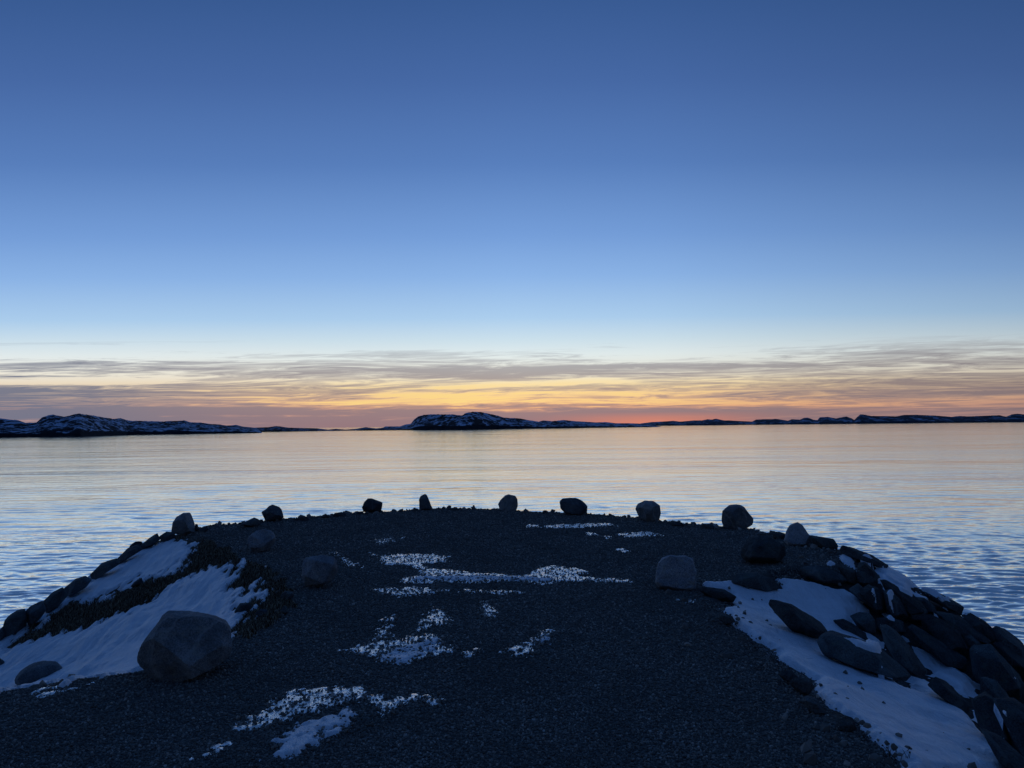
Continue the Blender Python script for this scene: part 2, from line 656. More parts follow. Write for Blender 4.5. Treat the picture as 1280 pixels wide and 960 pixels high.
SR = [[(872, 729), (913, 728), (945, 734), (975, 738), (976, 730), (962, 722), (1010, 729), (1042, 737), (1057, 736), (1071, 745), (1086, 756), (1090, 770),
       (1070, 773), (1072, 785), (1094, 798), (1108, 806), (1110, 820), (1120, 835), (1140, 850), (1165, 856), (1185, 870), (1205, 889), (1220, 906), (1240, 928),
       (1275, 953), (1300, 980), (1135, 980), (1120, 955), (1100, 938), (1072, 914), (1040, 891), (1020, 875), (1012, 862), (1015, 850), (990, 838),
       (965, 822), (965, 815), (935, 798), (905, 775), (902, 762), (915, 756), (908, 745), (885, 738)],
      [(1117, 792), (1125, 793), (1142, 807), (1167, 821), (1186, 833), (1205, 842), (1225, 858), (1226, 866), (1213, 871), (1221, 886), (1233, 908), (1221, 908),
       (1211, 893), (1214, 883), (1199, 869), (1180, 853), (1169, 847), (1158, 853), (1149, 849), (1160, 842), (1158, 838), (1139, 817), (1127, 803)],
      [(1080, 800), (1092, 803), (1103, 799), (1117, 810), (1107, 811), (1103, 817), (1080, 810)],
      [(1035, 682), (1047, 685), (1048, 690), (1042, 690)],
      [(1029, 704), (1046, 702), (1049, 691), (1070, 696), (1077, 699), (1075, 707), (1071, 714), (1050, 704), (1046, 709), (1032, 709)],
      [(1077, 697), (1090, 700), (1112, 709), (1131, 719), (1145, 726), (1160, 735), (1167, 741), (1182, 749), (1178, 752), (1160, 741), (1144, 731), (1154, 746),
       (1144, 738), (1142, 747), (1125, 739), (1100, 722), (1096, 715), (1087, 706)],
      [(1169, 754), (1180, 756), (1194, 767), (1182, 765), (1171, 764)],
      [(1087, 752), (1103, 761), (1118, 773), (1119, 777), (1110, 777), (1092, 764)],
      [(1213, 832), (1220, 829), (1230, 838), (1225, 842), (1213, 836)],
      [(1119, 956), (1122, 946), (1138, 948), (1160, 956), (1175, 975), (1130, 975)]]
snow_sheet('snow', SR, (1.6, 9.6, 3.6, 15.5), (.022, .018, .045), .075, .12, .07, 5.0, M_SNOW,
           'packed blue snow drift lying down the rocky right bank', holes=[[(1117, 855), (1122, 851), (1132, 852), (1140, 860), (1142, 867), (1133, 865)]])

SL = [[(-4, 806), (8, 796), (20, 792), (35, 782), (48, 774), (58, 766), (70, 756), (84, 747), (106, 735), (116, 725), (130, 714), (150, 706), (160, 700), (176, 690),
       (190, 685), (203, 680), (225, 678), (240, 682), (236, 692), (226, 704), (215, 716), (198, 722), (178, 721), (167, 727), (160, 737), (140, 742), (128, 751),
       (97, 751), (76, 759), (60, 771), (40, 783), (22, 796), (0, 815)],
      [(-60, 845), (-10, 808), (25, 810), (60, 797), (100, 791), (125, 781), (155, 767), (185, 754), (205, 743), (225, 729), (245, 719), (262, 712), (285, 709), (297, 713), (292, 722),
       (303, 724), (293, 735), (318, 735), (303, 745), (326, 746), (312, 752), (297, 763), (305, 768), (292, 780), (284, 800), (250, 815), (235, 824), (170, 841), (90, 851), (0, 866), (-60, 878)]]
def left_amp(x, y):
    return .48 + .22 * smooth((x + 5.4) / 2.0)


def left_q(x, y):
    sd = np.full(x.shape, -9.0)
    for pl in SL:
        sd = np.maximum(sd, sdist(x, y, hits(pl)[:, :2]))
    a = left_amp(x, y)
    return sd + .05 + a * fbm(streak_coords(x, y, 1.1, 6.5), 4, .6) + .5 * a * fbm(streak_coords(x, y, 3.5, 17.0) + 5, 3, .6)


snow_sheet('snow', SL, (-12.0, -1.9, 5.0, 15.6), (.025, .022, .04), .05, .07, left_amp, 4.5, M_SNOW,
           'wind streaked snow sheet on the left bank above the water', streaky=True, octs=4, bias=.05)

ICE = [[(285, 910), (301, 916), (333, 910), (362, 898), (394, 890), (419, 882), (451, 874), (467, 882), (476, 894), (467, 906), (484, 894), (500, 882), (524, 872),
        (532, 882), (549, 884), (557, 876), (528, 866), (504, 869), (484, 876), (467, 866), (443, 857), (402, 859), (370, 862), (346, 874), (337, 886), (313, 894)],
       [(427, 813), (459, 805), (484, 800), (508, 797), (545, 793), (553, 805), (573, 812), (549, 817), (524, 827), (500, 831), (476, 827), (467, 821)],
       [(467, 801), (474, 784), (484, 772), (496, 770), (488, 786), (484, 801)], [(524, 788), (524, 776), (540, 760), (553, 762), (565, 776), (541, 784)],
       [(626, 813), (658, 801), (679, 788), (689, 788), (687, 803), (671, 805), (662, 819), (642, 821)],
       [(577, 815), (606, 811), (607, 815), (581, 821)],
       [(600, 752), (609, 752), (623, 765), (616, 776), (603, 768)],
       [(459, 690), (475, 695), (512, 692), (559, 695), (556, 702), (530, 705), (532, 711), (562, 712), (581, 715), (619, 717), (645, 720), (662, 718), (664, 713), (690, 707), (740, 713), (722, 720),
        (790, 725), (790, 729), (740, 727), (700, 727), (680, 731), (640, 725), (600, 729), (560, 727), (530, 729), (502, 729), (503, 722), (525, 720), (528, 712), (512, 706), (480, 706), (478, 700)],
       [(462, 737), (519, 734), (566, 738), (531, 743), (500, 746), (484, 743)], [(575, 737), (653, 739.5), (653, 741.5), (612, 743), (575, 740)],
       [(466, 676), (481, 672), (495, 676), (475, 681)], [(414, 690), (428, 691), (430, 698), (458, 709), (437, 708)],
       [(500, 673), (505, 671), (506, 673)], [(660, 656), (674, 656), (674, 659), (660, 659)],
       [(680, 657), (731, 654.6), (766, 654), (766, 657), (712, 660), (684, 660)], [(732, 666), (747, 667), (746, 670), (733, 669)],
       [(770, 668), (812, 664), (828, 669), (787, 672)], [(766, 685), (784, 687), (781, 691)], [(750, 669), (762, 671), (760, 674)],
       [(38, 863), (83, 857), (85, 860), (42, 866)], [(45, 867), (98, 859), (99, 862), (52, 871)], [(106, 855), (120, 851), (120, 854), (108, 856)],
       [(240, 945), (260, 939), (281, 927), (287, 931), (272, 945), (248, 951)],
       [(851, 750), (868, 750), (866, 753), (853, 753)]]
snow_sheet('icy_snow_patches', ICE, (-4.2, 3.2, 3.9, 17.5), (.015, .012, .05), .011, .045, lambda x, y: .11 + .010 * y, 16.0, M_ICE,
           'thin icy snow remnants scattered over the dark gravel', octs=6, bias=-.004, sink=.001, cap=.06)
THICK = [[(335, 949), (346, 931), (362, 912), (394, 899), (435, 886), (443, 890), (443, 906), (419, 922), (394, 935), (362, 949)],
         [(470, 822), (505, 808), (545, 797), (553, 806), (524, 825), (500, 829), (476, 826)],
         [(510, 727), (525, 721), (590, 720), (660, 722), (700, 724), (680, 729), (640, 725), (600, 728), (560, 726)],
         [(665, 808), (685, 792), (686, 802)]]
snow_sheet('crusted_snow_patches', THICK, (-2.6, 1.0, 4.0, 11.0), (.014, .012, .03), .022, .06, .17, 12.0, M_SNOW,
           'thicker bluish crusted snow in the middle of the gravel', octs=5, sink=.002, cap=.06)

# ------------------------------------------------------------------ icosphere templates
import bmesh


def ico(sub):
    bm = bmesh.new()
    bmesh.ops.create_icosphere(bm, subdivisions=sub, radius=1)
    v = np.array([q.co[:] for q in bm.verts])
    f = np.array([[q.index for q in fc.verts] for fc in bm.faces])
    bm.free()
    return v, f


ICO = {k: ico(k) for k in (1, 4, 5, 6)}


def rock(name, outline, label, cat, group=None, thick=.9, m=None, seed=0, planes=9, sub=5, box=.72, push=.38, rough=1.0, base=None, slab=False, ridge=.03):
    """a boulder whose outline has the given pixel shape where it stands, with real depth"""
    rg = np.random.default_rng(seed + 100)
    out = np.array(outline, float)
    cx = (out[:, 0].min() + out[:, 0].max()) / 2
    by = out[:, 1].max()
    bx = out[np.argmax(out[:, 1]), 0]
    bx = .5 * bx + .5 * cx
    P = hit(*(base if base else (bx, by)))
    dh = np.array([P[0] - CAM[0], P[1] - CAM[1], 0])
    dist = np.linalg.norm(dh)
    dh /= dist
    wpx = out[:, 0].max() - out[:, 0].min()
    hpx = out[:, 1].max() - out[:, 1].min()
    size = math.sqrt(wpx * hpx) / F * dist
    T = size * thick * .5
    C0 = P + dh * T * push * 2 * .5
    side = np.array([dh[1], -dh[0], 0])
    pts = []
    for a, c in outline:
        d = ray(a, c)
        t = ((C0 - CAM) @ dh) / (d @ dh)
        q = CAM + d * t
        pts.append(((q - C0) @ side, q[2] - C0[2]))
    pts = np.array(pts)
    # area centroid
    xx, zz = pts[:, 0], pts[:, 1]
    x2, z2 = np.roll(xx, -1), np.roll(zz, -1)
    cr = xx * z2 - x2 * zz
    A = cr.sum() / 2
    cc = np.array([((xx + x2) * cr).sum() / (6 * A), ((zz + z2) * cr).sum() / (6 * A)])
    q = pts - cc
    # dense polar outline by ray casting
    K = 360
    ph = np.linspace(-math.pi, math.pi, K, endpoint=False)
    R = np.zeros(K)
    for k in range(len(q)):
        a, b_ = q[k], q[(k + 1) % len(q)]
        for j in range(K):
            u = (math.cos(ph[j]), math.sin(ph[j]))
            e = b_ - a
            den = u[0] * e[1] - u[1] * e[0]
            if abs(den) < 1e-12:
                continue
            tt = (a[0] * e[1] - a[1] * e[0]) / den
            ss = (a[0] * u[1] - a[1] * u[0]) / den
            if tt > 0 and -1e-6 <= ss <= 1 + 1e-6:
                R[j] = max(R[j], tt)
    R[R == 0] = R[R > 0].mean()
    ker = np.array([.25, .5, .25])
    for _ in range(0 if slab else 3):
        R = ker[0] * np.roll(R, 1) + ker[1] * R + ker[2] * np.roll(R, -1)
    if slab:
        # split stone: convex hull of the outline, a smaller tilted face in front and one behind
        hp = []
        ang0 = rg.uniform(0, 1)
        for (a_, c_) in q:
            hp.append((a_ * .995, rg.uniform(-.12, .12) * T, c_ * .995))
        nf = int(rg.integers(3, 6))
        for sgn in (-1, 1):
            sc_f = rg.uniform(.45, .8)
            tiltx, tiltz = rg.uniform(-.35, .35), rg.uniform(.1, .5)
            for k in range(nf):
                qq = q[int((k + ang0) * len(q) / nf) % len(q)]
                fa = sc_f * rg.uniform(.8, 1.15)
                a_, c_ = qq[0] * fa, qq[1] * fa + .04 * size
                d_ = T * rg.uniform(.75, 1.0) * (1 - sgn * -1 * 0)
                if sgn < 0:
                    d_ = -(T * rg.uniform(.8, 1.0)) + tiltz * c_ + tiltx * a_
                hp.append((a_, d_, c_))
        bmh = bmesh.new()
        for c3 in hp:
            bmh.verts.new(c3)
        ret = bmesh.ops.convex_hull(bmh, input=bmh.verts[:])
        bmesh.ops.delete(bmh, geom=[g_ for g_ in set(ret['geom_interior'] + ret['geom_unused']) if isinstance(g_, bmesh.types.BMVert)], context='VERTS')
        bmesh.ops.dissolve_limit(bmh, angle_limit=math.radians(9), verts=bmh.verts[:], edges=bmh.edges[:])
        bmesh.ops.bevel(bmh, geom=bmh.edges[:], offset=.018 * size, segments=2, profile=.6, affect='EDGES', clamp_overlap=True)
        bmesh.ops.triangulate(bmh, faces=bmh.faces[:])
        for _ in range(4):
            lo_ = [e for e in bmh.edges if e.calc_length() > .075 * size]
            if not lo_:
                break
            bmesh.ops.subdivide_edges(bmh, edges=lo_, cuts=1)
            bmesh.ops.triangulate(bmh, faces=[fc for fc in bmh.faces if len(fc.verts) > 3])
        bmh.normal_update()
        bmesh.ops.recalc_face_normals(bmh, faces=bmh.faces[:])
        bmh.verts.index_update()
        p = np.array([vv.co[:] for vv in bmh.verts])
        nn = np.array([vv.normal[:] for vv in bmh.verts])
        f = np.array([[vv.index for vv in fc.verts] for fc in bmh.faces])
        bmh.free()
        so = rg.uniform(0, 50, 3)
        disp = .028 * fbm(p / size * 2.6 + so, 5, .6) + .012 * np.abs(fbm(p / size * np.array([1.5, 1.5, 9]) + so, 3))
        p = p + nn * (disp * size)[:, None]
        Wp = C0 + p[:, 0:1] * side + p[:, 1:2] * dh + np.array([0, 0, 1.0]) * (p[:, 2:3] + cc[1]) + side * cc[0]
        loc = np.array([Wp[:, 0].mean(), Wp[:, 1].mean(), Wp[:, 2].min()])
        o = mesh_obj(name, Wp, f, m or M_BOULDER, loc=loc)
        o.data.set_sharp_from_angle(angle=math.radians(28))
        tag(o, label, cat, group)
        return o
    v, f = ICO[sub]
    rho = np.hypot(v[:, 0], v[:, 2])
    phi = np.arctan2(v[:, 2], v[:, 0])
    Rv = np.interp(phi, np.append(ph, math.pi), np.append(R, R[0]))
    k = rho ** box / np.maximum(rho, 1e-6)
    a = Rv * k * v[:, 0]
    c = Rv * k * v[:, 2]
    dep = T * np.sign(v[:, 1]) * np.abs(v[:, 1]) ** .62
    if slab:
        t = np.abs(v[:, 1])
        sg = np.sign(v[:, 1])
        t0 = .42
        nr = np.maximum(rho, 1e-6)
        s1 = rg.uniform(.50, .80)
        zone = np.clip(t / t0, 0, 1)
        rad = np.where(t < t0, 1 - (1 - s1) * zone, s1 * np.sqrt(np.clip(1 - t * t, 0, 1)) / math.sqrt(1 - t0 * t0))
        a = Rv * rad * v[:, 0] / nr + zone * rg.uniform(-.12, .12) * size
        c = Rv * rad * v[:, 2] / nr + zone * rg.uniform(-.02, .10) * size
        ta, tc = rg.uniform(-.5, .5), rg.uniform(-.9, -.2)
        dep = sg * T * zone ** .85 + zone * (ta * a + tc * c) * .6 * (sg < 0)
        dep = dep - zone * (sg > 0) * c * .3
    p = np.stack([a, dep, c], 1)
    # broad flat faces knocked off the front and the back
    for _ in range(planes):
        n = rg.normal(size=3)
        lo = rg.uniform() < .4 and slab
        n[1] = np.sign(rg.normal()) * (abs(n[1]) + (.3 if lo else .75))
        n /= np.linalg.norm(n)
        s = p @ n
        cmax = s.max()
        cut = cmax * (rg.uniform(.84, .95) if lo else rg.uniform(.55, .85))
        p -= np.clip(s - cut, 0, None)[:, None] * n * .985
    nn = v / np.linalg.norm(v, axis=1)[:, None]
    sc = size
    so = rg.uniform(0, 50, 3)
    ridg = 1 - np.abs(fbm(p / sc * 2.3 + so, 4))
    disp = rough * (.035 * fbm(p / sc * 3.0 + so, 5, .55) + ridge * (ridg - .8) * np.clip(np.abs(nn[:, 1]) * 2, .15, 1))
    p = p + nn * disp[:, None] * sc
    Wp = C0 + p[:, 0:1] * side + p[:, 1:2] * dh + np.array([0, 0, 1.0]) * (p[:, 2:3] + cc[1]) + side * cc[0]
    loc = np.array([Wp[:, 0].mean(), Wp[:, 1].mean(), Wp[:, 2].min()])
    o = mesh_obj(name, Wp, f, m or M_BOULDER, loc=loc)
    o.data.set_sharp_from_angle(angle=math.radians(24 if slab else 34))
    tag(o, label, cat, group)
    return o


RING = 'boulders set round the edge of the gravel turning place'
B = [
    ('boulder', [(210, 769), (227, 768), (262, 769.5), (270, 772.5), (282, 779), (288, 787), (289, 804), (287, 815), (275, 825), (256, 833), (237, 841), (220, 849), (200, 852),
                 (187, 849), (181, 840), (172, 832), (169, 824), (174, 812), (182, 799), (194, 786), (202, 775)],
     'large smooth grey boulder leaning left at the near edge of the snow', 1, .95, M_BOULDER, 6),
    ('boulder', [(19, 856), (18, 850), (25, 841), (36, 834), (48, 829.5), (61, 828), (70, 828), (76, 833), (84, 841), (87, 846), (78, 848), (55, 850), (39, 853), (26, 857)],
     'low grey boulder half buried in snow in the left corner', 2, .9, M_BOULDER, 5),
    ('boulder', [(214, 665), (216, 653), (221, 646), (229, 641), (237, 641), (241, 644), (243, 651), (244, 661), (242, 668), (231, 670), (219, 669)],
     'upright round topped boulder on the left rim above the snow', 3, .9, M_BOULDER, 5),
    ('boulder', [(332, 652), (329, 645), (327, 640), (333, 636.5), (336, 632.5), (341, 631), (351, 635), (356, 642), (355, 648), (352, 652)],
     'dark knobbly boulder narrow at its foot on the far left edge', 4, .9, M_DARKB, 5),
    ('boulder', [(310, 675), (313, 669), (321, 663), (330, 661), (339, 664), (344, 669), (344.5, 681), (340, 685), (327, 689), (315, 690), (311, 683)],
     'rounded lined boulder between the turf bank and the knobbly boulder', 5, .95, M_PALE, 5),
    ('boulder', [(378, 702), (381, 697), (395, 695.5), (405, 694), (418, 696), (421.5, 701), (422, 715), (417, 725), (406, 731), (394, 735), (381, 733), (377, 721)],
     'pale blue grey squarish boulder on the gravel beside the turf bank', 66, .95, M_PALE, 5),
    ('boulder', [(454, 640), (452, 634.7), (455, 628), (459.7, 622.5), (464.4, 622.5), (472.8, 626), (478.5, 628), (478, 632), (476, 640), (468, 641.5)],
     'black boulder with slanting top and pointed right side on far edge', 7, .8, M_DARKB, 5),
    ('boulder', [(524, 637.5), (523.6, 624.4), (525.8, 619.7), (531.4, 617), (534, 619), (537.5, 628), (541, 636.5), (533, 638)],
     'narrow pointed upright boulder on the middle of the far edge', 8, .9, M_DARKB, 5),
    ('boulder', [(624, 637), (622.6, 630), (626, 624.6), (631, 619.7), (635.7, 618.4), (644, 619.5), (647, 624), (647.4, 633), (645, 638), (635, 639)],
     'small rounded boulder with notched top right of the pointed one', 9, .95, M_BOULDER, 5),
    ('boulder', [(699.5, 627), (703, 623), (711, 622), (720, 622.6), (728, 626), (735, 631), (735.5, 640.5), (729, 644), (715, 643.5), (706, 641), (700.5, 635)],
     'egg shaped boulder lying on its side on the far edge', 10, .8, M_DARKB, 5),
    ('boulder', [(793, 638), (795, 631), (806, 625.6), (816.6, 626.6), (825, 632), (826, 642), (823.5, 652), (808, 651.5), (799, 648), (794.4, 642)],
     'chunky boulder with dark hollow in its face on far edge', 11, .95, M_BOULDER, 5),
    ('boulder', [(902, 653), (903, 638), (911, 632), (922, 630.6), (929, 632.6), (935, 640), (942, 649), (941.5, 657), (932, 661.5), (911, 660.5), (904, 658)],
     'large ridged boulder with sloping right side on the far edge', 12, .95, M_BOULDER, 7),
    ('boulder', [(980, 675), (983, 664), (987, 657), (997, 653), (1003, 657), (1011, 668), (1018, 675), (1012, 680), (998, 682), (984, 681)],
     'pale smooth pyramid shaped boulder at the right end of the row', 13, .9, M_PALE, 4),
    ('boulder', [(925, 692), (926.7, 683.6), (938, 674), (949, 669.5), (962, 671), (972, 677), (981.6, 682), (983, 693.5), (976, 703), (956, 705.5), (935, 702.5), (928, 698)],
     'broad very dark boulder in front of the ridged one', 14, .9, M_RIPRAP, 8),
    ('boulder', [(819.5, 719), (822.7, 703.4), (827, 698), (837.5, 694), (848.4, 694.8), (856, 694.8), (866.4, 699.5), (868.4, 709.7), (870.7, 713), (870, 735), (864, 737),
                 (847, 736), (833.6, 733), (822, 731.5), (819, 726)],
     'squarish pale veined boulder standing where the right snow drift begins', 15, .95, M_PALE, 6),
]
for nm, ol, lab, sd_, th, mm_, pl in B:
    rock(nm, ol, lab, 'boulder', RING, thick=th, m=mm_, seed=sd_, planes=pl + 4, sub=6 if sd_ in (1, 15, 66, 14) else 5, box=.55, slab=sd_ in (14, 7, 8, 66), ridge=.055)

RR = 'broken armour rocks on the right bank'
S = [
    ([(1011, 675), (1012, 669), (1025, 671), (1039, 674.5), (1042, 673.5), (1048, 682), (1047, 687), (1035, 687), (1015, 684)], 'flat dark slab just behind the pale pyramid boulder', 21),
    ([(1049, 687), (1052, 681), (1062, 686), (1080, 691.5), (1095, 698), (1112, 707), (1108, 712), (1090, 705), (1070, 698), (1052, 694)], 'long thin slab on the right skyline above the upper snow', 22),
    ([(1071, 710), (1073, 703), (1080, 702), (1092, 713), (1101, 722), (1097, 727), (1083, 718)], 'narrow tilted rock splitting the upper snow patch', 23),
    ([(1046, 709), (1050, 704), (1070, 713), (1072, 731), (1060, 730)], 'black wedge of rock under the small upper snow tongue', 24),
    ([(1068, 717), (1073, 713), (1082, 715), (1097, 725), (1093, 733), (1085, 737), (1070, 729)], 'squarish block right of the black wedge', 25),
    ([(998, 713), (1003, 708), (1018, 706), (1035, 709), (1050, 717), (1060, 726), (1050, 733), (1035, 733), (1020, 727), (1004, 722)], 'wide flat topped slab below the gravel corner', 26),
    ([(1060, 736), (1071, 730), (1083, 739), (1098, 756), (1094, 762), (1084, 757), (1070, 747)], 'pointed slab along the top right of the large drift', 27),
    ([(1104, 738), (1112, 736), (1125, 749), (1137, 771), (1129, 779), (1116, 772), (1106, 760)], 'greenish upright slab face in the middle of the bank', 28),
    ([(1099, 724), (1106, 724), (1125, 738), (1147, 748), (1161, 764), (1155, 775), (1140, 770), (1125, 754), (1108, 741)], 'long dark slab under the highest strip of snow', 29),
    ([(1145, 735), (1170, 740), (1190, 750), (1206, 759.5), (1202, 770), (1183, 760), (1160, 748)], 'thin overhanging slab on the right skyline', 30),
    ([(1140, 747), (1155, 748), (1169, 758), (1172, 768), (1160, 767), (1147, 757)], 'small pale faced block beneath the overhanging slab', 31),
    ([(1168, 764), (1190, 767), (1205, 777), (1216, 790), (1240, 802), (1232, 812), (1214, 809), (1195, 790), (1175, 776)], 'long ribbed slab lying down the outer bank', 32),
    ([(1201, 768), (1213, 765.5), (1228, 775.5), (1240, 784), (1247, 801), (1240, 805), (1222, 792), (1210, 780)], 'grey slab on the right skyline below the overhang', 33),
    ([(1239, 785), (1245, 782.5), (1260, 792), (1280, 808), (1300, 832), (1290, 836), (1265, 816), (1245, 802)], 'dark skyline rock nearest the right edge of view', 34),
    ([(1151, 772), (1162, 768), (1180, 776), (1200, 791), (1213, 811), (1209, 824), (1185, 822), (1165, 803), (1153, 785)], 'largest ribbed slab, rounded along its top', 35),
    ([(1134, 783), (1140, 779), (1152, 786), (1165, 803), (1185, 822), (1209, 824), (1208, 837), (1188, 834), (1167, 821), (1146, 804)], 'long dark slab below the largest ribbed one', 36),
    ([(1212, 812), (1216, 806), (1238, 805), (1253, 820), (1275, 845), (1281, 857), (1275, 876), (1252, 873), (1230, 863), (1216, 846)], 'massive rock carrying one tiny snow patch', 37),
    ([(1242, 805), (1248, 802), (1264, 814), (1282, 828), (1300, 850), (1282, 852), (1260, 830)], 'grey slab wedged above the massive rock', 38),
    ([(1213, 874), (1230, 869), (1247, 876), (1262, 898), (1272, 925), (1258, 938), (1240, 928), (1224, 910), (1218, 888)], 'flat slab beside the end of the long snow tongue', 39),
    ([(1241, 873), (1265, 877), (1290, 890), (1312, 940), (1285, 952), (1268, 938), (1255, 905)], 'lowest large slab at the right edge', 40),
    ([(1222, 908), (1240, 924), (1276, 943), (1300, 978), (1275, 976), (1245, 946)], 'dark wedge rock meeting the drift in the bottom right corner', 41),
    ([(1159, 855), (1169, 846), (1180, 853), (1199, 869), (1213, 882), (1211, 893), (1196, 888), (1174, 869)], 'dark slab enclosed between two arms of snow', 42),
    ([(1099, 782), (1108, 780), (1121, 790), (1136, 810), (1152, 828), (1161, 840), (1152, 850), (1138, 845), (1120, 826), (1105, 803)], 'diagonal smooth slab left of the long snow tongue', 43),
    ([(1021, 800), (1026, 793), (1052, 795), (1071, 803), (1100, 814), (1125, 831), (1140, 846), (1133, 852), (1101, 839), (1071, 831), (1050, 825), (1030, 818)], 'long low slab rising from the middle of the drift', 44),
    ([(960, 755), (962, 749), (985, 755), (992, 766), (1006, 773), (1022, 779), (1036, 790), (1024, 797), (1015, 803), (1000, 792), (990, 790), (980, 778), (969, 765)], 'dark ledge cutting into the drift near the squarish boulder', 45),
    ([(1041, 775), (1050, 775), (1065, 782), (1078, 789), (1090, 801), (1078, 800), (1060, 793), (1048, 784)], 'thin split slab poking from the upper drift', 46),
    ([(1062, 770), (1074, 765), (1087, 766), (1094, 775), (1095, 792), (1082, 793), (1070, 781)], 'angular block right of the split slab', 47),
    ([(1095, 773), (1110, 771), (1129, 777), (1133, 790), (1125, 797), (1108, 794), (1095, 786)], 'blocky rock below the small snow wedge', 48),
    ([(1116, 856), (1122, 851), (1132, 853), (1142, 867), (1132, 867)], 'small rock just showing through the lower drift', 49),
    ([(905, 726), (922, 717), (946, 716), (968, 725), (977, 735), (965, 741), (942, 738), (917, 731)], 'low earthy ledge right of the squarish boulder', 50),
    ([(986, 854), (990, 849), (998, 847), (1014, 848), (1018, 859), (1010, 869), (997, 866)], 'black lump of stone on the gravel edge against the snow', 51),
    ([(972, 842), (977, 838), (988, 838), (1000, 848), (989, 855), (979, 850)], 'small stone left of the black lump', 52),
    ([(997, 876), (1006, 870), (1022, 876), (1035, 893), (1020, 893)], 'flat stone sunk in the gravel edge below the black lump', 53),
    ([(1045, 905), (1050, 901), (1067, 903), (1072, 912), (1058, 914)], 'small angular stone at the drift edge farther down', 54),
    ([(873, 738), (879, 733), (906, 737), (921, 746), (917, 753), (892, 751)], 'low dark stone at the foot of the squarish boulder', 55),
    ([(896, 772), (900, 767), (915, 770), (920, 777), (908, 782)], 'small low stone where drift narrows beside the gravel', 56),
    ([(1071, 740), (1085, 733), (1098, 735), (1108, 748), (1108, 765), (1098, 768), (1085, 757)], 'shadowed block behind the pointed slab', 57),
    ([(1136, 757), (1148, 757), (1160, 765), (1158, 777), (1145, 782), (1135, 776)], 'shadowed block right of the greenish slab', 58),
    ([(1200, 793), (1212, 790), (1226, 800), (1234, 812), (1222, 820), (1210, 812)], 'dark block between the ribbed slab and the massive rock', 59),
    ([(1225, 846), (1245, 850), (1262, 872), (1270, 885), (1250, 890), (1225, 872)], 'shadowed rock under the massive rock', 60),
    ([(965, 668), (967, 664.5), (974, 664.5), (983, 668), (985, 674), (968, 673)], 'low stone on the rim left of the pyramid boulder', 61),
]
for ol, lab, sd_ in S:
    rock('bank_rock', ol, lab, 'rock', RR, thick=.85 if sd_ not in (22, 30) else .7, m=M_RIPRAP, seed=sd_, planes=9, sub=5, box=.42, push=.3, rough=.4, slab=True)

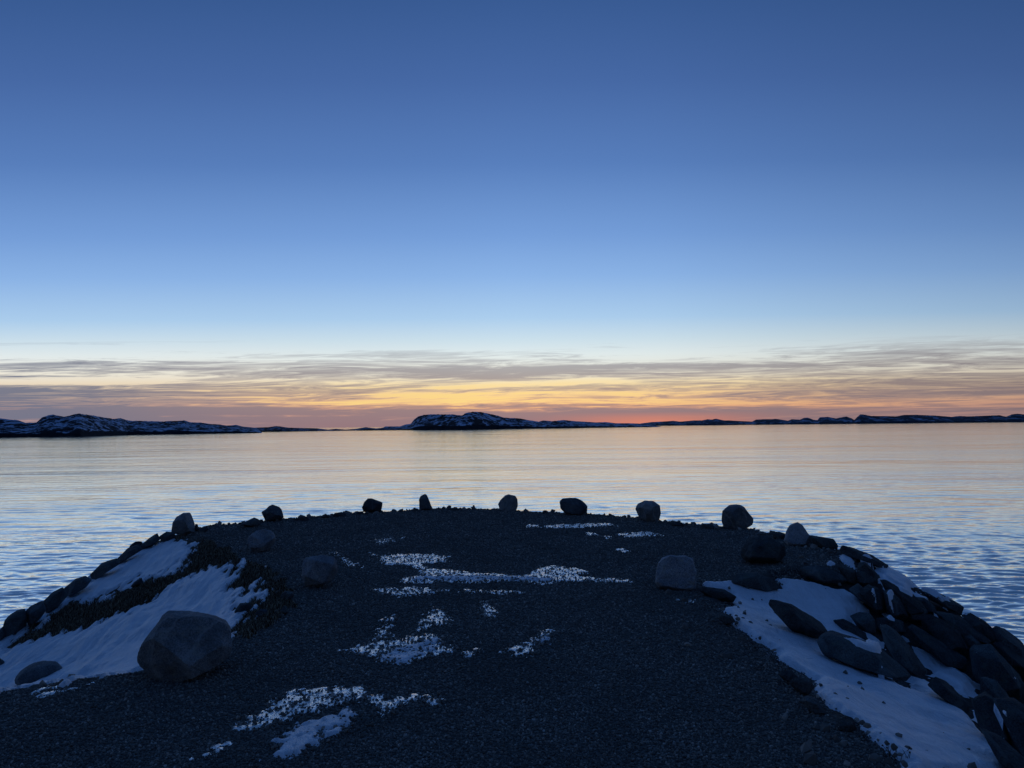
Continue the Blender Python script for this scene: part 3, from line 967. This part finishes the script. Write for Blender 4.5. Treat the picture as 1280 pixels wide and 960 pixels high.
LL = 'stones along the left rim'
L = [
    ([(3, 787), (5, 777), (11, 771), (21, 764), (31, 761), (35, 772), (33, 784), (20, 794), (6, 795)], 'big rounded rim stone near the left edge of view', 71),
    ([(31, 765), (39, 757), (54, 752.5), (58, 762), (50, 774), (36, 785)], 'rounded pale grey rim stone second from left edge', 72),
    ([(53, 753), (66, 741), (79, 734.5), (85, 744), (72, 757), (58, 767)], 'rim stone above the dark turf band with smooth top', 73),
    ([(78, 737), (94, 724), (107, 719.5), (115, 724), (107, 735), (86, 747)], 'long pale rim stone with a dab of snow', 74),
    ([(112, 719), (127, 705), (146, 697), (150, 704), (133, 714), (115, 725)], 'low long rim stone in the middle of the left skyline', 75),
    ([(143, 701), (159, 688), (174, 681), (178, 687), (162, 698), (148, 706)], 'lighter tapering rim slab above the upper snow', 76),
    ([(160, 688), (163, 681), (169, 676.5), (177, 676.5), (180, 682), (170, 690)], 'small dark bump of stone on top of the tapering slab', 77),
    ([(175, 682), (185, 674), (197, 666.5), (201, 674), (190, 683), (177, 688)], 'wedge stone on the rim left of the round topped boulder', 78),
    ([(197, 672), (208, 664.5), (218, 665), (220, 674), (203, 679)], 'dark stone tucked against the round topped boulder', 79),
    ([(-8, 794), (4, 783), (10, 792), (0, 803)], 'rim stone cut by the left edge of view', 80),
    ([(-8, 826), (0, 822), (6, 828), (0, 835)], 'tiny dark stone in snow at the left edge', 81),
    ([(163, 733), (168, 727), (177, 722), (179, 728), (170, 736)], 'flat tilted stone in the dark turf band', 82),
    ([(293, 764), (300, 755), (312, 753.5), (318, 759), (305, 768), (294, 769)], 'dark stone in the turf behind the large boulder', 83),
    ([(243, 662), (244, 655), (247, 655), (249, 662), (246, 665)], 'tiny stone touching right side of the round topped boulder', 84),
    ([(249, 662), (255, 659), (259, 658), (261, 663), (253, 665)], 'small flat stone just right of the tiny stone', 85),
    ([(299, 656), (308, 651), (318, 647), (323, 649), (326, 656), (312, 659)], 'sloping stone on the skyline left of the knobbly boulder', 86),
    ([(366, 650), (380, 644.5), (386, 648), (386, 651)], 'low skyline stone right of the knobbly boulder', 87),
    ([(399, 647), (403, 644), (407, 642), (412, 645), (413, 648)], 'small hump of stone midway to the black boulder', 88),
    ([(414, 646), (418, 641.5), (427, 640), (432, 642), (433, 646)], 'flat skyline stone left of the black boulder', 89),
    ([(444, 642), (448, 639.5), (454, 639), (455, 643)], 'thin stone at the foot of the black boulder', 90),
    ([(836, 656), (838, 653), (847, 651.5), (853, 653.5), (856, 658)], 'flat skyline stone right of the chunky boulder', 91),
    ([(875, 659), (877, 655), (888, 655), (894, 658), (894, 661)], 'flat skyline stone left of the large ridged boulder', 92),
    ([(676, 641.5), (680, 637.7), (683, 638.5), (684, 642)], 'pebble sized stone left of the egg shaped boulder', 93),
    ([(514, 639), (519, 635), (523, 636), (524, 639)], 'small stone left of the pointed boulder', 94),
    ([(558, 637), (564, 634.6), (572, 635), (576, 638)], 'low flat stone right of the pointed boulder', 95),
    ([(318, 767), (326, 761), (334, 762), (335, 769), (325, 772)], 'bluish stone bedded in the brown turf slope', 96),
    ([(349, 746), (356, 739), (366, 740), (368, 746), (358, 751)], 'pale stone at the top of the turf by the gravel', 97),
    ([(350, 765), (354, 757), (359, 758), (361, 766), (355, 769)], 'round brownish stone at the turf and gravel border', 98),
]
for ol, lab, sd_ in L:
    rock('rim_stone', ol, lab, 'stone', LL if sd_ < 86 or sd_ > 95 else 'small stones along the far edge of the gravel', thick=.9, m=M_RIPRAP if sd_ not in (72, 74, 76, 96, 97) else M_DARKB, seed=sd_, planes=6, sub=5, box=.62, push=.3, rough=.7, slab=sd_ % 2 == 0)

# ------------------------------------------------------------------ snow caught on top of the bank rocks
from mathutils.bvhtree import BVHTree
bv, bf = [], []
for o in list(COL.objects):
    if o.type == 'MESH' and (o.name.startswith('bank_rock') or o.name == 'ground'):
        n0 = len(bv)
        L0 = Vector(o.location)
        bv.extend([vv.co + L0 for vv in o.data.vertices])
        bf.extend([[n0 + k for k in pl_.vertices] for pl_ in o.data.polygons])
bvh = BVHTree.FromPolygons(bv, bf)
CAPS = [SR[2], SR[5], SR[6], SR[7], SR[8],
        [(1105, 708), (1131, 718), (1152, 729), (1180, 747), (1206, 759), (1200, 763), (1178, 753), (1150, 738), (1128, 728)],
        [(1098, 832), (1103, 829), (1106, 836), (1103, 840)], [(1265, 846), (1268, 845), (1272, 850), (1269, 851)],
        [(1245, 892), (1256, 899), (1254, 905), (1247, 899)], [(1256, 890), (1275, 898), (1273, 901), (1258, 894)],
        [(1203, 763), (1212, 764), (1210, 769), (1204, 768)],
        [(1052, 796), (1072, 802), (1098, 811), (1104, 818), (1092, 816), (1070, 808)]]
capV, capF, capN = [], [], 0
for cp in CAPS:
    W = []
    for q in cp:
        hloc = bvh.ray_cast(Vector(CAM), Vector(ray(*q)))[0]
        if hloc is not None and hloc.y < 19:
            W.append((hloc.x, hloc.y))
    if len(W) < 3:
        continue
    W = np.array(W)
    a, b_ = W.min(0) - .05, W.max(0) + .05
    stp = max(.012, (b_ - a).max() / 90)
    gx, gy = np.arange(a[0], b_[0], stp), np.arange(a[1], b_[1], stp)
    X, Y = np.meshgrid(gx, gy, indexing='ij')
    x, y = X.ravel(), Y.ravel()
    zz = np.array([(bvh.ray_cast(Vector((xx, yy, 3.0)), Vector((0, 0, -1)))[0] or Vector((0, 0, -9))).z for xx, yy in zip(x, y)])
    q = sdist(x, y, W) + .03 * fbm(P3(x * 9, y * 9, 4.0), 4, .6)
    h = .035 * smooth(q / .05) + np.clip(q, -.1, 0) * .25 - .003
    V = np.stack([x, y, zz + h], 1)
    f = grid_faces(len(gx), len(gy), q > -.02)
    if len(f) == 0:
        continue
    f = f[np.ptp(V[f][:, :, 2], axis=1) < .10 + 2.2 * stp]
    if len(f) == 0:
        continue
    V, f, at = compact(V, f, {'streak': q})
    capV.append(V)
    capF.append(f + capN)
    capN += len(V)
capV, capF = np.concatenate(capV), np.concatenate(capF)
tag(mesh_obj('snow', capV, capF, M_SNOW, attrs={'streak': np.zeros(capN)}), 'snow caught in small patches on the right bank rocks', None, None, 'stuff')

# ------------------------------------------------------------------ loose crushed stone
def scatter(name, n, sampler, size, material, lab, squash=(.75, .5), lift=.25, tone_pow=1.0):
    v, f = ICO[1]
    x, y = sampler(n)
    n = len(x)
    z = terrain(x, y)
    s = size(x, y, n)
    jit = 1 + rng.normal(size=(n, 12, 3)) * .22
    ax = np.stack([np.ones(n), rng.uniform(squash[0], 1.1, n), rng.uniform(squash[1], .9, n)], 1)
    p = v[None] * jit * ax[:, None, :]
    # random tilt and heading
    q = rng.normal(size=(n, 4))
    q[:, 1:3] *= .45
    q /= np.linalg.norm(q, axis=1)[:, None]
    w_, a, b_, c = q.T
    Rm = np.stack([1 - 2 * (b_ * b_ + c * c), 2 * (a * b_ - c * w_), 2 * (a * c + b_ * w_), 2 * (a * b_ + c * w_), 1 - 2 * (a * a + c * c), 2 * (b_ * c - a * w_),
                   2 * (a * c - b_ * w_), 2 * (b_ * c + a * w_), 1 - 2 * (a * a + b_ * b_)], 1).reshape(n, 3, 3)
    p = np.einsum('nij,nkj->nki', Rm, p) * s[:, None, None]
    p[..., 0] += x[:, None]
    p[..., 1] += y[:, None]
    p[..., 2] += (z + s * lift)[:, None]
    F_ = (f[None] + (np.arange(n) * 12)[:, None, None]).reshape(-1, 3)
    tone = np.repeat(rng.uniform(0, 1, n) ** tone_pow, 12)
    o = mesh_obj(name, p.reshape(-1, 3), F_, material, smooth_=False, attrs={'tone': tone})
    tag(o, lab, None, None, 'stuff')
    return o


def samp_gravel(n):
    xs_, ys_ = [], []
    u = rng.uniform(0, 1, n * 2)
    y = 3.3 + 15.0 * u ** 1.75
    x = rng.uniform(-.72, .72, n * 2) * (y + .3)
    ok = sdist(x, y, GRAVEL) > -.25 - .25 * rng.uniform(0, 1, n * 2) ** 2
    return x[ok][:n], y[ok][:n]


scatter('gravel', 210000, samp_gravel, lambda x, y, n: .0030 + .0072 * rng.uniform(0, 1, n) ** 2.4 + .00055 * y, M_PEB, 'loose crushed stone covering the breakwater top', tone_pow=1.6)


def samp_edge(n):
    y = rng.uniform(4, 17.5, n * 6)
    x = rng.uniform(-.7, .7, n * 6) * y
    d = sdist(x, y, GRAVEL)
    ok = (np.abs(d) < .35 + .3 * rng.uniform(0, 1, n * 6)) & (rng.uniform(0, 1, n * 6) < .8)
    return x[ok][:n], y[ok][:n]


scatter('coarse_gravel', 700, samp_edge, lambda x, y, n: .014 + .035 * rng.uniform(0, 1, n) ** 5, M_PEB, 'coarser stones loose along the gravel edges', tone_pow=1.4)


def samp_far(n):
    w_ = np.array(farw)
    k = rng.integers(0, len(w_) - 1, n)
    t = rng.uniform(0, 1, n)[:, None]
    q = w_[k] * (1 - t) + w_[k + 1] * t + rng.normal(0, .16, (n, 2))
    return q[:, 0], q[:, 1]


scatter('edge_stones', 650, samp_far, lambda x, y, n: .016 + .06 * rng.uniform(0, 1, n) ** 3.5, M_PEB, 'small broken stones along the far rim of the gravel', tone_pow=1.6)


def samp_ice(n):
    polys = [hits(pl)[:, :2] for pl in ICE[:12] + THICK]
    xs_, ys_ = [], []
    for W in polys:
        a = W.min(0)
        b_ = W.max(0)
        k = int(min(2500, 900 * (b_ - a).prod() + 60))
        x = rng.uniform(a[0], b_[0], k)
        y = rng.uniform(a[1], b_[1], k)
        ok = sdist(x, y, W) > -.05
        xs_.append(x[ok])
        ys_.append(y[ok])
    x, y = np.concatenate(xs_), np.concatenate(ys_)
    pi = rng.permutation(len(x))[:n]
    return x[pi], y[pi]


scatter('loose_gravel', 5500, samp_ice, lambda x, y, n: .005 + .010 * rng.uniform(0, 1, n) ** 2, M_PEB, 'single dark stones lying on and through the icy snow', lift=1.1)

def samp_drift(n):
    W = hits(SR[0])[:, :2]
    a, b_ = W.min(0), W.max(0)
    x = rng.uniform(a[0], b_[0], n * 40)
    y = rng.uniform(a[1], b_[1], n * 40)
    s_ = sdist(x, y, W)
    e = sdist(x, y, GRAVEL)
    ok = (s_ > -.02) & (e > -.05 - .9 * rng.uniform(0, 1, n * 40) ** 3)
    return x[ok][:n], y[ok][:n]


scatter('loose_gravel', 420, samp_drift, lambda x, y, n: .006 + .022 * rng.uniform(0, 1, n) ** 4, M_PEB, 'dark grit and pebbles strewn on the right snow drift', lift=2.6)

# ------------------------------------------------------------------ dead turf on the left bank
TURF = [[(22, 800), (40, 785), (60, 773), (76, 761), (97, 752), (128, 752), (140, 744), (160, 739), (168, 729), (178, 722), (198, 723), (216, 716), (228, 704), (240, 690), (255, 676), (285, 690),
         (310, 702), (340, 716), (362, 740), (360, 766), (335, 785), (292, 802), (288, 790), (300, 768), (296, 752), (290, 735), (295, 715), (270, 712), (240, 720), (222, 730), (200, 746), (180, 756),
         (150, 768), (122, 783), (100, 790), (60, 797), (30, 808)]]


def turf(n):
    W = hits(TURF[0])[:, :2]
    a, b_ = W.min(0) - .2, W.max(0) + .2
    x = rng.uniform(a[0], b_[0], n * 8)
    y = rng.uniform(a[1], b_[1], n * 8)
    sd = sdist(x, y, W) + .28 * fbm(streak_coords(x, y, 1.3, 6.5), 4)
    ok = sd > 0
    x, y = x[ok], y[ok]
    ok = left_q(x, y) < .01
    x, y = x[ok][:n], y[ok][:n]
    n = len(x)
    z = terrain(x, y)
    L_ = rng.uniform(.03, .09, n)
    down = np.array([-dv[0], -dv[1]])
    ang = rng.normal(0, .7, n)
    dx = down[0] * np.cos(ang) - down[1] * np.sin(ang)
    dy = down[0] * np.sin(ang) + down[1] * np.cos(ang)
    rise = rng.uniform(.1, .8, n)
    wd = rng.uniform(.003, .007, n)
    p0 = np.stack([x - dy * wd, y + dx * wd, z], 1)
    p1 = np.stack([x + dy * wd, y - dx * wd, z], 1)
    p2 = np.stack([x + dx * L_ * .5 + dy * wd * .7, y + dy * L_ * .5 - dx * wd * .7, z + L_ * rise * .6 + .02], 1)
    p3 = np.stack([x + dx * L_ * .5 - dy * wd * .7, y + dy * L_ * .5 + dx * wd * .7, z + L_ * rise * .6 + .02], 1)
    p4 = np.stack([x + dx * L_, y + dy * L_, z + L_ * rise * .35 - L_ * .18], 1)
    V = np.stack([p0, p1, p2, p3, p4, p4 + 1e-4], 1).reshape(-1, 3)
    f = np.array([[0, 1, 2, 3], [3, 2, 4, 5]])
    F_ = (f[None] + (np.arange(n) * 6)[:, None, None]).reshape(-1, 4)
    o = mesh_obj('turf_grass', V, F_, M_TURF, attrs={'tone': np.repeat(rng.uniform(0, 1, n) ** 1.8, 6)})
    tag(o, 'dead brown grass matted on the left bank between the snow', None, None, 'stuff')


turf(11000)

# small dried weed beside the drift, bottom right
base = hit(1121, 950)
bmv, bmf = [], []


def tube(p, q, r0, r1, k=5):
    p, q = np.array(p), np.array(q)
    d = q - p
    d /= np.linalg.norm(d)
    s = np.cross(d, [0, 1, 0.1])
    s /= np.linalg.norm(s)
    t = np.cross(d, s)
    n0 = len(bmv)
    for c, r_ in ((p, r0), (q, r1)):
        for j in range(k):
            a = 2 * math.pi * j / k
            bmv.append(c + (s * math.cos(a) + t * math.sin(a)) * r_)
    for j in range(k):
        bmf.append([n0 + j, n0 + (j + 1) % k, n0 + k + (j + 1) % k, n0 + k + j])


rd = random.Random(4)
heads = []
for k in range(16):
    b0 = base + np.array([rd.uniform(-.06, .06), rd.uniform(-.05, .05), -.01])
    top = b0 + np.array([rd.uniform(-.04, .05), rd.uniform(-.03, .03), rd.uniform(.035, .095)])
    mid_ = (b0 + top) / 2 + np.array([rd.uniform(-.015, .015), 0, .006])
    tube(b0, mid_, .0022, .0018)
    tube(mid_, top, .0018, .0010)
    if k % 2 == 0:
        heads.append(top)
pl = mesh_obj('dried_weed', np.array(bmv), np.array(bmf), M_TURF, loc=base)
tag(pl, 'little dried weed with round seed heads beside the drift', 'plant')
pl_loc = Vector(base)
for h_ in heads:
    v, f = ICO[1]
    o = mesh_obj('seed_head', v * .006 + h_ - base, f, M_TURF, parent=pl)

# ------------------------------------------------------------------ far islands
def island(name, prof, shore, label, material, depth=.22, rows=46, step=1.0, seed=0, snowbias=0.0, rough=.12):
    """prof: crest line (px, py); shore: waterline (px, py). Distances come from the dip of the shore."""
    rg = np.random.default_rng(seed)
    pa, ca = np.array(prof, float), np.array(shore, float)
    cols = np.arange(pa[0, 0], pa[-1, 0] + .01, step)
    cy = np.interp(cols, pa[:, 0], pa[:, 1])
    sy = np.interp(cols, ca[:, 0], ca[:, 1])
    V, S_ = [], []
    P0, P1 = [], []
    for x_, c_, s_ in zip(cols, cy, sy):
        a = on_z(x_, s_, WATER_Z)
        D = np.hypot(a[0], a[1])
        u = np.array([a[0], a[1]]) / D
        dc = D * (1 + depth * .5)
        rr_ = ray(x_, c_)
        z = CAM[2] + rr_[2] / np.hypot(rr_[0], rr_[1]) * dc
        P0.append((u[0], u[1], D, z))
    P0 = np.array(P0)
    nC = len(cols)
    t = np.concatenate([[-.02], np.linspace(0, 1, rows), np.linspace(1.1, 2, 8)])
    H = P0[:, 3] - WATER_Z
    tt = t[None, :]
    D = P0[:, 2][:, None] * (1 + depth * .5 * tt)
    xw = P0[:, 0][:, None] * D
    yw = P0[:, 1][:, None] * D
    up_ = np.clip(tt, 0, 1)
    prof_ = np.where(tt <= 1, 0.10 * smooth(up_ / .03) + .90 * (up_ ** .8), np.clip(2 - tt, 0, 1) ** .7)
    sc = np.median(H)
    nz = fbm(P3(xw / (sc * 2.2), yw / (sc * 3.2), seed), 6, .58)
    rid = 1 - 2 * np.abs(fbm(P3(xw / (sc * 3.3), yw / (sc * 5), seed + 3.3), 5, .55))
    win = np.sin(math.pi * np.clip(tt, 0, 1)) ** .7
    zz = WATER_Z + H[:, None] * (prof_ + win * (.30 * nz + .16 * rid * np.clip(H[:, None] / sc, 0, 2)))
    zz = zz + H[:, None] * .04 * fbm(P3(xw / (sc * .35), yw / (sc * .35), seed + 9), 3) * (tt > .02)
    crest_n = 1 + .10 * np.minimum(1, sc / H)[:, None] * fbm(P3(xw / (sc * .30), yw / (sc * 3.0), seed + 5), 4, .6)
    zcap = WATER_Z + H[:, None] * np.clip(.2 + tt * .85, 0, 1.0) * crest_n
    zz = np.where(tt < 1, np.minimum(zz, zcap), zz)
    zz = np.where(tt <= 0.001, WATER_Z - 2, np.maximum(zz, WATER_Z + .04 * H[:, None] * (tt < 1.9)))
    zz[:, -1] = WATER_Z - 2
    slope = np.gradient(zz, axis=1)
    sl = slope / (np.abs(slope).mean() + 1e-9)
    snow = np.clip(.9 - sl * .55, -1, 1) + snowbias
    snow[:, :4] = -1.5
    V = np.stack([xw, yw, zz], -1).reshape(-1, 3)
    o = mesh_obj(name, V, grid_faces(nC, len(t)), material, attrs={'snow': snow.ravel()})
    tag(o, label, None, None, 'structure')
    return o


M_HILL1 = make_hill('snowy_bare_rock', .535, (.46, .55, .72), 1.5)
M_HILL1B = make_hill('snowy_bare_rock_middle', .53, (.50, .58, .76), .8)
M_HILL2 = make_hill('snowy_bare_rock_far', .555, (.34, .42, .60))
M_HILL3 = make_hill('hazed_snowy_rock_farthest', .56, (.30, .38, .54), .35, 2.6)  # rock albedo lightened: distance haze painted into the colour, no haze volume

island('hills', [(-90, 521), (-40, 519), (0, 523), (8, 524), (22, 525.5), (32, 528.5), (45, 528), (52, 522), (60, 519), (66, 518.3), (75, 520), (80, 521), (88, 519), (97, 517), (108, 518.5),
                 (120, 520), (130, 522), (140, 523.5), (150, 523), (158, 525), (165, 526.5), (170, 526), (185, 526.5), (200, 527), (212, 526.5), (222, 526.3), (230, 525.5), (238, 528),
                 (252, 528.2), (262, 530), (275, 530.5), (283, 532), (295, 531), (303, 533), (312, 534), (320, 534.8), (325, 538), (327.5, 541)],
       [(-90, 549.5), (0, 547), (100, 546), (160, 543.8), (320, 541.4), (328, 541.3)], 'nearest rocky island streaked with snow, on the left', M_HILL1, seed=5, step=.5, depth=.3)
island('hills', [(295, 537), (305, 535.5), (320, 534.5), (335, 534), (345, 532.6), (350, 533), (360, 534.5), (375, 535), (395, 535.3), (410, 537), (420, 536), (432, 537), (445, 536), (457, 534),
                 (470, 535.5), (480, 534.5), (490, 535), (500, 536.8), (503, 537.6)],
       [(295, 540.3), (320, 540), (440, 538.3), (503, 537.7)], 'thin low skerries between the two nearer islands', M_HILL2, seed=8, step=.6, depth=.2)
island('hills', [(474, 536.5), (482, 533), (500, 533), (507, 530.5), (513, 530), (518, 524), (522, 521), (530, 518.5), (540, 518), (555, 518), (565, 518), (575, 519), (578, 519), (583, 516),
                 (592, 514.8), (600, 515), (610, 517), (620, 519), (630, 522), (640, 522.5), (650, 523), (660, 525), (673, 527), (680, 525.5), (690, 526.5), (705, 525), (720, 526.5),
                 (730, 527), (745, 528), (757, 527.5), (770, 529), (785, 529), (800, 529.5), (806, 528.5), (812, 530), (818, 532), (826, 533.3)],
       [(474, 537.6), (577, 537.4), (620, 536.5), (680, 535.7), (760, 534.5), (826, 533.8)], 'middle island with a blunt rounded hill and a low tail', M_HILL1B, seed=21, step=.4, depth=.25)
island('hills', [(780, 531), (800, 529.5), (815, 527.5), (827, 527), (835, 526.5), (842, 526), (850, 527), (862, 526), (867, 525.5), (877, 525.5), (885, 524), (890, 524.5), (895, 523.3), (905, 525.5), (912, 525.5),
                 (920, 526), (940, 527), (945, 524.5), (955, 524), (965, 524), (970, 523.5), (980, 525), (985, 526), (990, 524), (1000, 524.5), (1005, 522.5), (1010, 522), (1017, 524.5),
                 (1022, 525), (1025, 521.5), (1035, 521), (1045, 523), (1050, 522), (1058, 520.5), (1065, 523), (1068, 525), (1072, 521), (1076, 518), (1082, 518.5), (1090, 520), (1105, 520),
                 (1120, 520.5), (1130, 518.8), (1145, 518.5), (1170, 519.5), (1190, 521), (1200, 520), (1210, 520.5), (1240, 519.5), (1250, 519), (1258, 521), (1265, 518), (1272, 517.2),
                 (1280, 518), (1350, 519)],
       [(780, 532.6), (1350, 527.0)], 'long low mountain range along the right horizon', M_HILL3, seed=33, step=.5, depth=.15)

# ------------------------------------------------------------------ sky
world = bpy.data.worlds.new('World')
scene.world = world
world.use_nodes = True
nt = world.node_tree
bg = nt.nodes['Background']
tc = nt.nodes.new('ShaderNodeTexCoord').outputs['Generated']
sx = N(nt, 'ShaderNodeSeparateXYZ', Vector=tc)
# the haze and cloud bank run straight across the view, so height is measured against the distance out to sea
hd = math_(nt, 'SQRT', math_(nt, 'ADD', math_(nt, 'POWER', sx.outputs[1], 2.0), math_(nt, 'MULTIPLY', math_(nt, 'POWER', sx.outputs[0], 2.0), .10)))
el = math_(nt, 'MULTIPLY', math_(nt, 'ARCTAN2', sx.outputs[2], hd), 57.2958)
az = math_(nt, 'MULTIPLY', math_(nt, 'ARCTAN2', sx.outputs[0], sx.outputs[1]), 57.2958)   # 0 = forward, + right


def lin(c):
    return tuple(((v / 255) / 12.92 if v / 255 <= .04045 else ((v / 255 + .055) / 1.055) ** 2.4) for v in c)


elf = math_(nt, 'DIVIDE', math_(nt, 'ADD', el, 10.0), 100.0, clamp=True)      # -10..90 deg
E = lambda d: (d + 10) / 100
clear = ramp(nt, elf, [(0, lin((120, 110, 120))), (E(-.5), lin((178, 140, 135))), (E(.7), lin((212, 158, 138))), (E(1.2), lin((244, 172, 128))), (E(2.0), lin((250, 198, 146))), (E(3.0), lin((252, 228, 176))),
                       (E(3.9), lin((238, 234, 218))), (E(5.2), lin((226, 236, 236))), (E(6.4), lin((203, 224, 236))), (E(8), lin((172, 206, 238))), (E(11), lin((140, 180, 231))), (E(14), lin((117, 158, 217))),
                       (E(19), lin((89, 128, 190))), (E(24.5), lin((72, 107, 168))), (E(29.5), lin((59, 94, 152))), (E(40), lin((50, 86, 142))), (E(60), lin((44, 78, 130))), (1, lin((40, 73, 124)))])
# side-to-side: the glow stands a little left of the middle and fades round to the dark eastern sky
azd = math_(nt, 'ABSOLUTE', math_(nt, 'ADD', az, 20.0))
side = ramp(nt, math_(nt, 'DIVIDE', azd, 180.0), [(0, .97), (.07, .98), (.11, 1.0), (.17, .97), (.24, .84), (.30, .74), (.45, .40), (.65, .20), (1, .15)])
low = ramp(nt, elf, [(E(0), 1.0), (E(6), .9), (E(12), .75), (E(40), .55)])
side = mixc(nt, ramp(nt, elf, [(E(15), 0.0), (E(60), 1.0)]), side, (.80, .80, .80))
azg = math_(nt, 'ABSOLUTE', math_(nt, 'SUBTRACT', az, 3.0))
glow_side = ramp(nt, math_(nt, 'DIVIDE', azg, 60.0), [(0, 1.0), (.22, .80), (.48, .25), (.8, 0.0)], 'EASE')
lowcol = ramp(nt, math_(nt, 'DIVIDE', el, 8.0, clamp=True), [(0, lin((158, 132, 140))), (.2, lin((200, 160, 152))), (.35, lin((214, 188, 172))), (.5, lin((240, 232, 215))), (.68, lin((232, 238, 238))), (1, lin((182, 212, 238)))])
lm = math_(nt, 'MULTIPLY', math_(nt, 'SUBTRACT', 1.0, glow_side), ramp(nt, elf, [(E(4.5), .75), (E(8), 0.0)]))
c = mixc(nt, lm, clear, lowcol)
# cloud streaks: long, thin, nearly level
tilt = math_(nt, 'MULTIPLY', az, -.002)
elw = math_(nt, 'ADD', el, tilt)
wob = math_(nt, 'MULTIPLY', math_(nt, 'SUBTRACT', noise(nt, N(nt, 'ShaderNodeCombineXYZ', X=math_(nt, 'MULTIPLY', az, .05), Y=math_(nt, 'MULTIPLY', el, .25), Z=1.7).outputs[0], 1.0, 3, .5), .5), .7)
els = math_(nt, 'ADD', elw, wob)
v1 = N(nt, 'ShaderNodeCombineXYZ', X=math_(nt, 'MULTIPLY', az, .045), Y=math_(nt, 'MULTIPLY', els, 1.15), Z=3.3).outputs[0]
v2 = N(nt, 'ShaderNodeCombineXYZ', X=math_(nt, 'MULTIPLY', az, .15), Y=math_(nt, 'SUBTRACT', math_(nt, 'MULTIPLY', els, 2.6), math_(nt, 'MULTIPLY', az, .035)), Z=8.1).outputs[0]
c1 = noise(nt, v1, 1.0, 6, .55, .9)
c2 = noise(nt, v2, 1.0, 8, .66, 2.0)
den = math_(nt, 'ADD', math_(nt, 'MULTIPLY', c1, .57), math_(nt, 'MULTIPLY', c2, .43))
elsf = math_(nt, 'DIVIDE', els, 8.0, clamp=True)
off = .2      # the ramps store the density offset plus .2
bc = ramp(nt, elsf, [(0, .32), (.11, .31), (.16, .20), (.22, .155), (.33, .15), (.38, .17), (.46, .23), (.54, .25), (.60, .19), (.70, .09), (1, 0.0)])
bl = ramp(nt, elsf, [(0, .27), (.07, .22), (.10, .20), (.15, .34), (.30, .33), (.40, .31), (.43, .13), (.47, .13), (.49, .23), (.53, .15), (.62, .17), (.70, .10), (1, 0.0)])
br = ramp(nt, elsf, [(0, .23), (.10, .25), (.16, .19), (.24, .17), (.31, .26), (.40, .25), (.46, .15), (.57, .13), (.63, .19), (.67, .23), (.71, .15), (.78, .08), (1, 0.0)])
fl = ramp(nt, math_(nt, 'DIVIDE', math_(nt, 'ADD', az, 40.0), 80.0, clamp=True), [(.12, 1.0), (.36, 0.0)])
fr_ = ramp(nt, math_(nt, 'DIVIDE', math_(nt, 'ADD', az, 40.0), 80.0, clamp=True), [(.58, 0.0), (.85, 1.0)])
bsel = mixc(nt, fl, mixc(nt, fr_, bc, br), bl)
den = math_(nt, 'SUBTRACT', math_(nt, 'ADD', den, bsel), .2)
cm = ramp(nt, den, [(.43, 0.0), (.50, .60), (.575, 1.0)])
cloudcol = ramp(nt, math_(nt, 'DIVIDE', el, 8.0, clamp=True), [(0, lin((150, 118, 124))), (.14, lin((150, 126, 130))), (.35, lin((166, 146, 140))), (.5, lin((168, 162, 162))), (.7, lin((172, 180, 188))), (1, lin((170, 195, 215)))])
cloudcol = mixc(nt, math_(nt, 'MAXIMUM', fl, math_(nt, 'MULTIPLY', math_(nt, 'SUBTRACT', 1.0, glow_side), .75)), cloudcol, mixc(nt, fl, lin((138, 126, 134)), lin((112, 117, 138))))
c = mixc(nt, math_(nt, 'MULTIPLY', math_(nt, 'MULTIPLY', cm, ramp(nt, elf, [(E(4.8), .94), (E(5.8), .4), (E(6.8), 0.0)])), 1.0), c, cloudcol)
# bright gold gaps above the glow
goldside = ramp(nt, math_(nt, 'DIVIDE', math_(nt, 'ABSOLUTE', math_(nt, 'ADD', az, 3.0)), 40.0), [(0, 1.0), (.30, .85), (.55, .3), (1, 0.0)], 'EASE')
gold = math_(nt, 'MULTIPLY', ramp(nt, den, [(.38, 1.0), (.49, 0.0)]), math_(nt, 'MULTIPLY', goldside, ramp(nt, elf, [(E(.6), 0.0), (E(1.6), 1.0), (E(2.6), .8), (E(3.6), 0.0)])))
c = mixc(nt, math_(nt, 'MULTIPLY', gold, .95), c, lin((255, 220, 138)))
# low red bar right of the middle
redside = ramp(nt, math_(nt, 'DIVIDE', math_(nt, 'ABSOLUTE', math_(nt, 'SUBTRACT', az, 10.5)), 11.0), [(0, 1.0), (1, 0.0)], 'EASE')
red = math_(nt, 'MULTIPLY', redside, ramp(nt, elf, [(E(0), .75), (E(.35), .7), (E(.9), 0.0)]))
c = mixc(nt, red, c, lin((236, 138, 106)))
mul = N(nt, 'ShaderNodeMix', _data_type='RGBA', _blend_type='MULTIPLY')
mul.inputs[0].default_value = 1
nt.links.new(c, mul.inputs[6])
nt.links.new(side, mul.inputs[7])
nt.links.new(mul.outputs[2], bg.inputs['Color'])
bg.inputs['Strength'].default_value = 1.0

vs = scene.view_settings
vs.view_transform = 'Standard'
vs.look = 'None'
vs.exposure = 0
vs.gamma = 1
